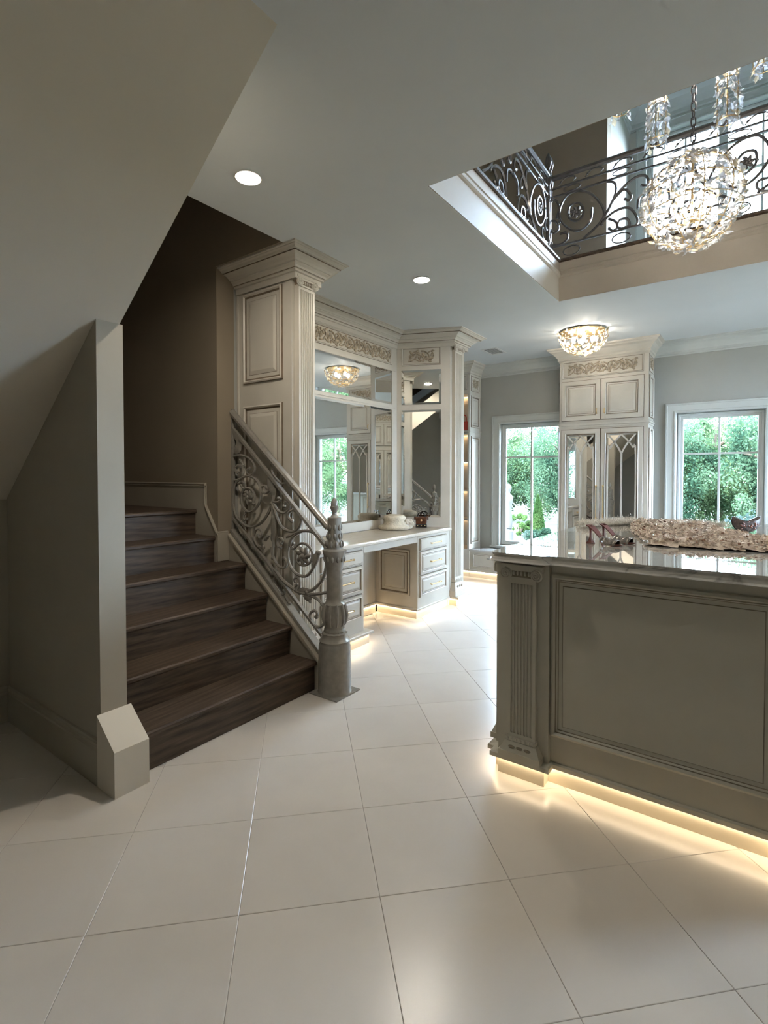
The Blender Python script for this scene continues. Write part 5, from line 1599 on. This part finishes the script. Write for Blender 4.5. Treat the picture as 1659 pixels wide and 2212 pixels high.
def leaf_quads(name, P, s0, s1, mat, parent, upright=0.6):
    """one mesh of small diamond leaves at the points P"""
    n_ = len(P)
    A = rnp.normal(size=(n_, 3)); A[:, 2] *= upright
    A /= np.linalg.norm(A, axis=1)[:, None]
    U = np.cross(A, rnp.normal(size=(n_, 3))); U /= np.linalg.norm(U, axis=1)[:, None]
    V = np.cross(A, U)
    s_ = rnp.uniform(s0, s1, (n_, 1))
    vs = np.stack([P - U * s_, P - V * s_ * 0.55, P + U * s_, P + V * s_ * 0.55], axis=1).reshape(-1, 3)
    me = bpy.data.meshes.new(name)
    me.vertices.add(4 * n_); me.vertices.foreach_set('co', vs.astype(np.float32).ravel())
    me.loops.add(4 * n_); me.loops.foreach_set('vertex_index', np.arange(4 * n_, dtype=np.int32))
    me.polygons.add(n_); me.polygons.foreach_set('loop_start', np.arange(0, 4 * n_, 4, dtype=np.int32))
    me.update(calc_edges=True)
    me.materials.append(mat)
    o = bpy.data.objects.new(name, me); COL.objects.link(o); adopt(o, parent); o['kind'] = 'stuff'
    return o
def clumped(c, rx, ry, rz, n_, clumps):
    R = np.array([rx, ry, rz])
    d = rnp.normal(size=(clumps, 3)); d /= np.linalg.norm(d, axis=1)[:, None]
    cs = np.array(c) + d * R * (rnp.random((clumps, 1)) ** 0.4)
    rr = rnp.uniform(0.16, 0.34, (clumps, 1))
    k = rnp.integers(0, clumps, n_)
    e = rnp.normal(size=(n_, 3)); e /= np.linalg.norm(e, axis=1)[:, None]
    return cs[k] + e * R * rr[k] * (rnp.random((n_, 1)) ** 0.33)
def tree(label, x, y, h, r, mi, n_=30000):
    t = thing('tree', label, 'tree', (x, y, GZ), 'trees beyond the lawn')
    q = MB()
    top = GZ + h
    q.tube([(x, y, GZ), (x + 0.1, y, GZ + h * 0.25), (x - 0.1, y + 0.1, GZ + h * 0.55), (x, y, GZ + h * 0.8)], 0.14, 8, smooth=3, taper=lambda s: 1 - 0.75 * s)
    for k in range(6):
        a = k * 1.1 + r6.random(); z = GZ + h * (0.3 + 0.08 * k)
        q.tube([(x, y, z), (x + r * 0.4 * math.cos(a), y + r * 0.4 * math.sin(a), z + h * 0.08), (x + r * 0.8 * math.cos(a), y + r * 0.8 * math.sin(a), z + h * 0.12)], 0.05, 6, smooth=3, taper=lambda s: 1 - 0.7 * s)
    q.build('trunk', M['bark'], t)
    leaf_quads('crown', clumped((x, y, GZ + h * 0.53), r, r, h * 0.47, n_, 80), 0.022, 0.050, LEAFM[mi], t)
spots = [(-11.0, 19.5, 3.9, 1.5, 0, 'bushy tree left of the lawn, left window'), (-9.0, 20.5, 4.1, 1.6, 1, 'dark tree behind the statue, left window'), (-7.3, 21.0, 3.7, 1.4, 0, 'bright tree in the middle of the left window'), (-5.7, 19.0, 3.8, 1.4, 1, 'dark tree right of the cypress, left window'),
 (-10.6, 25.5, 4.9, 2.1, 0, 'tall tree in the back row, upper left panes of the left window'), (-7.8, 26.5, 5.0, 2.1, 1, 'tall tree in the back row, right panes of the left window'),
 (-3.9, 18.0, 3.5, 1.4, 0, 'leafy tree hidden mostly behind the wardrobe'), (-2.3, 16.5, 3.3, 1.4, 1, 'leafy tree at the left panes of the right window'), (-0.9, 17.5, 3.7, 1.5, 0, 'bright leafy tree in the middle of the right window'), (0.6, 16.0, 3.6, 1.4, 1, 'leafy tree at the right panes of the right window'), (2.2, 17.0, 3.7, 1.5, 0, 'leafy tree just right of the right window'),
 (-2.6, 23.0, 4.3, 1.9, 1, 'tall back row tree at the left of the right window'), (0.4, 23.5, 4.6, 2.0, 0, 'tall back row tree at the right of the right window'),
 (4.2, 18.0, 3.9, 1.6, 1, 'leafy tree outside the picture to the right'), (9.0, 18.0, 4.2, 1.7, 0, 'bright tree reflected at the left of the vanity mirror'), (11.0, 19.0, 4.4, 1.8, 1, 'dark tree reflected in the vanity mirror window'), (13.0, 20.0, 4.5, 1.9, 0, 'farthest right tree, reflected in the vanity mirror')]
for x, y, h, r, mi, lb_ in spots: tree(lb_, x, y, h * 1.04, r, mi)
# conical cypress, small shrub and a pale flowering bush near the terrace
def conifer(x, y, h, r, label):
    t = thing('cypress', label, 'tree', (x, y, GZ))
    q = MB(); q.tube([(x, y, GZ), (x, y, GZ + h * 0.9)], 0.04, 6); q.build('trunk', M['bark'], t)
    n_ = 9000
    f = rnp.random(n_) ** 0.8; a = rnp.uniform(0, 6.283, n_)
    rr = r * (1 - f) ** 0.75 * np.minimum(1, 0.4 + f * 6) * rnp.random(n_) ** 0.25
    leaf_quads('foliage', np.stack([x + rr * np.cos(a), y + rr * np.sin(a), GZ + 0.04 + f * h], axis=1), 0.014, 0.030, LEAFM[2], t)
conifer(-4.95, 14.3, 1.30, 0.26, 'narrow conical cypress on the lawn in the left window')
def shrub(label, x, y, r, h, mat, n_=900, name='shrub'):
    t = thing(name, label, 'shrub', (x, y, GZ))
    q = MB()
    for k in range(5):
        a = k * 1.3; q.tube([(x, y, GZ), (x + r * 0.3 * math.cos(a), y + r * 0.3 * math.sin(a), GZ + h * 0.6)], 0.02, 5)
    q.build('stems', M['bark'], t)
    leaf_quads('foliage', clumped((x, y, GZ + h * 0.55), r, r, h * 0.5, n_ * 4, 16), 0.018, 0.038, mat, t)
M['hyd'] = leaf_mat('pale_hydrangea', (0.012, 0.026, 0.016), (0.055, 0.068, 0.072))
shrub('small round shrub on the lawn left of the cypress', -5.95, 15.6, 0.36, 0.62, LEAFM[2])
shrub('pale flowering bush close outside the left window', -3.25, 10.1, 0.55, 0.85, M['hyd'])
shrub('pale flowering bush close outside the right window', -0.15, 10.6, 0.8, 1.25, M['hyd'])
shrub('dark green hedge bush at the lawn edge', -8.3, 18.6, 1.4, 2.0, LEAFM[1], 1600)
# low iron fence panel beyond the cypress
t = thing('garden_statue', 'pale slender garden statue at the left edge of the lawn', 'statue', (-5.55, 13.6, GZ))
q = MB(); q.lathe([(0.16, 0), (0.16, 0.35), (0.11, 0.38), (0.11, 0.42), (0.14, 0.45)], (-5.55, 13.6, GZ), 12); q.build('pedestal', M['paving'], t)
q = MB(); q.lathe([(0.11, 0.451), (0.13, 0.6), (0.10, 0.9), (0.13, 1.15), (0.15, 1.3), (0.06, 1.38), (0.05, 1.42), (0.085, 1.5), (0.085, 1.58), (0.03, 1.66)], (-5.55, 13.6, GZ), 12, mod=lambda a, z: 1 + 0.12 * math.sin(2 * a + z * 4)); q.build('figure', M['paving'], t, smooth=60)
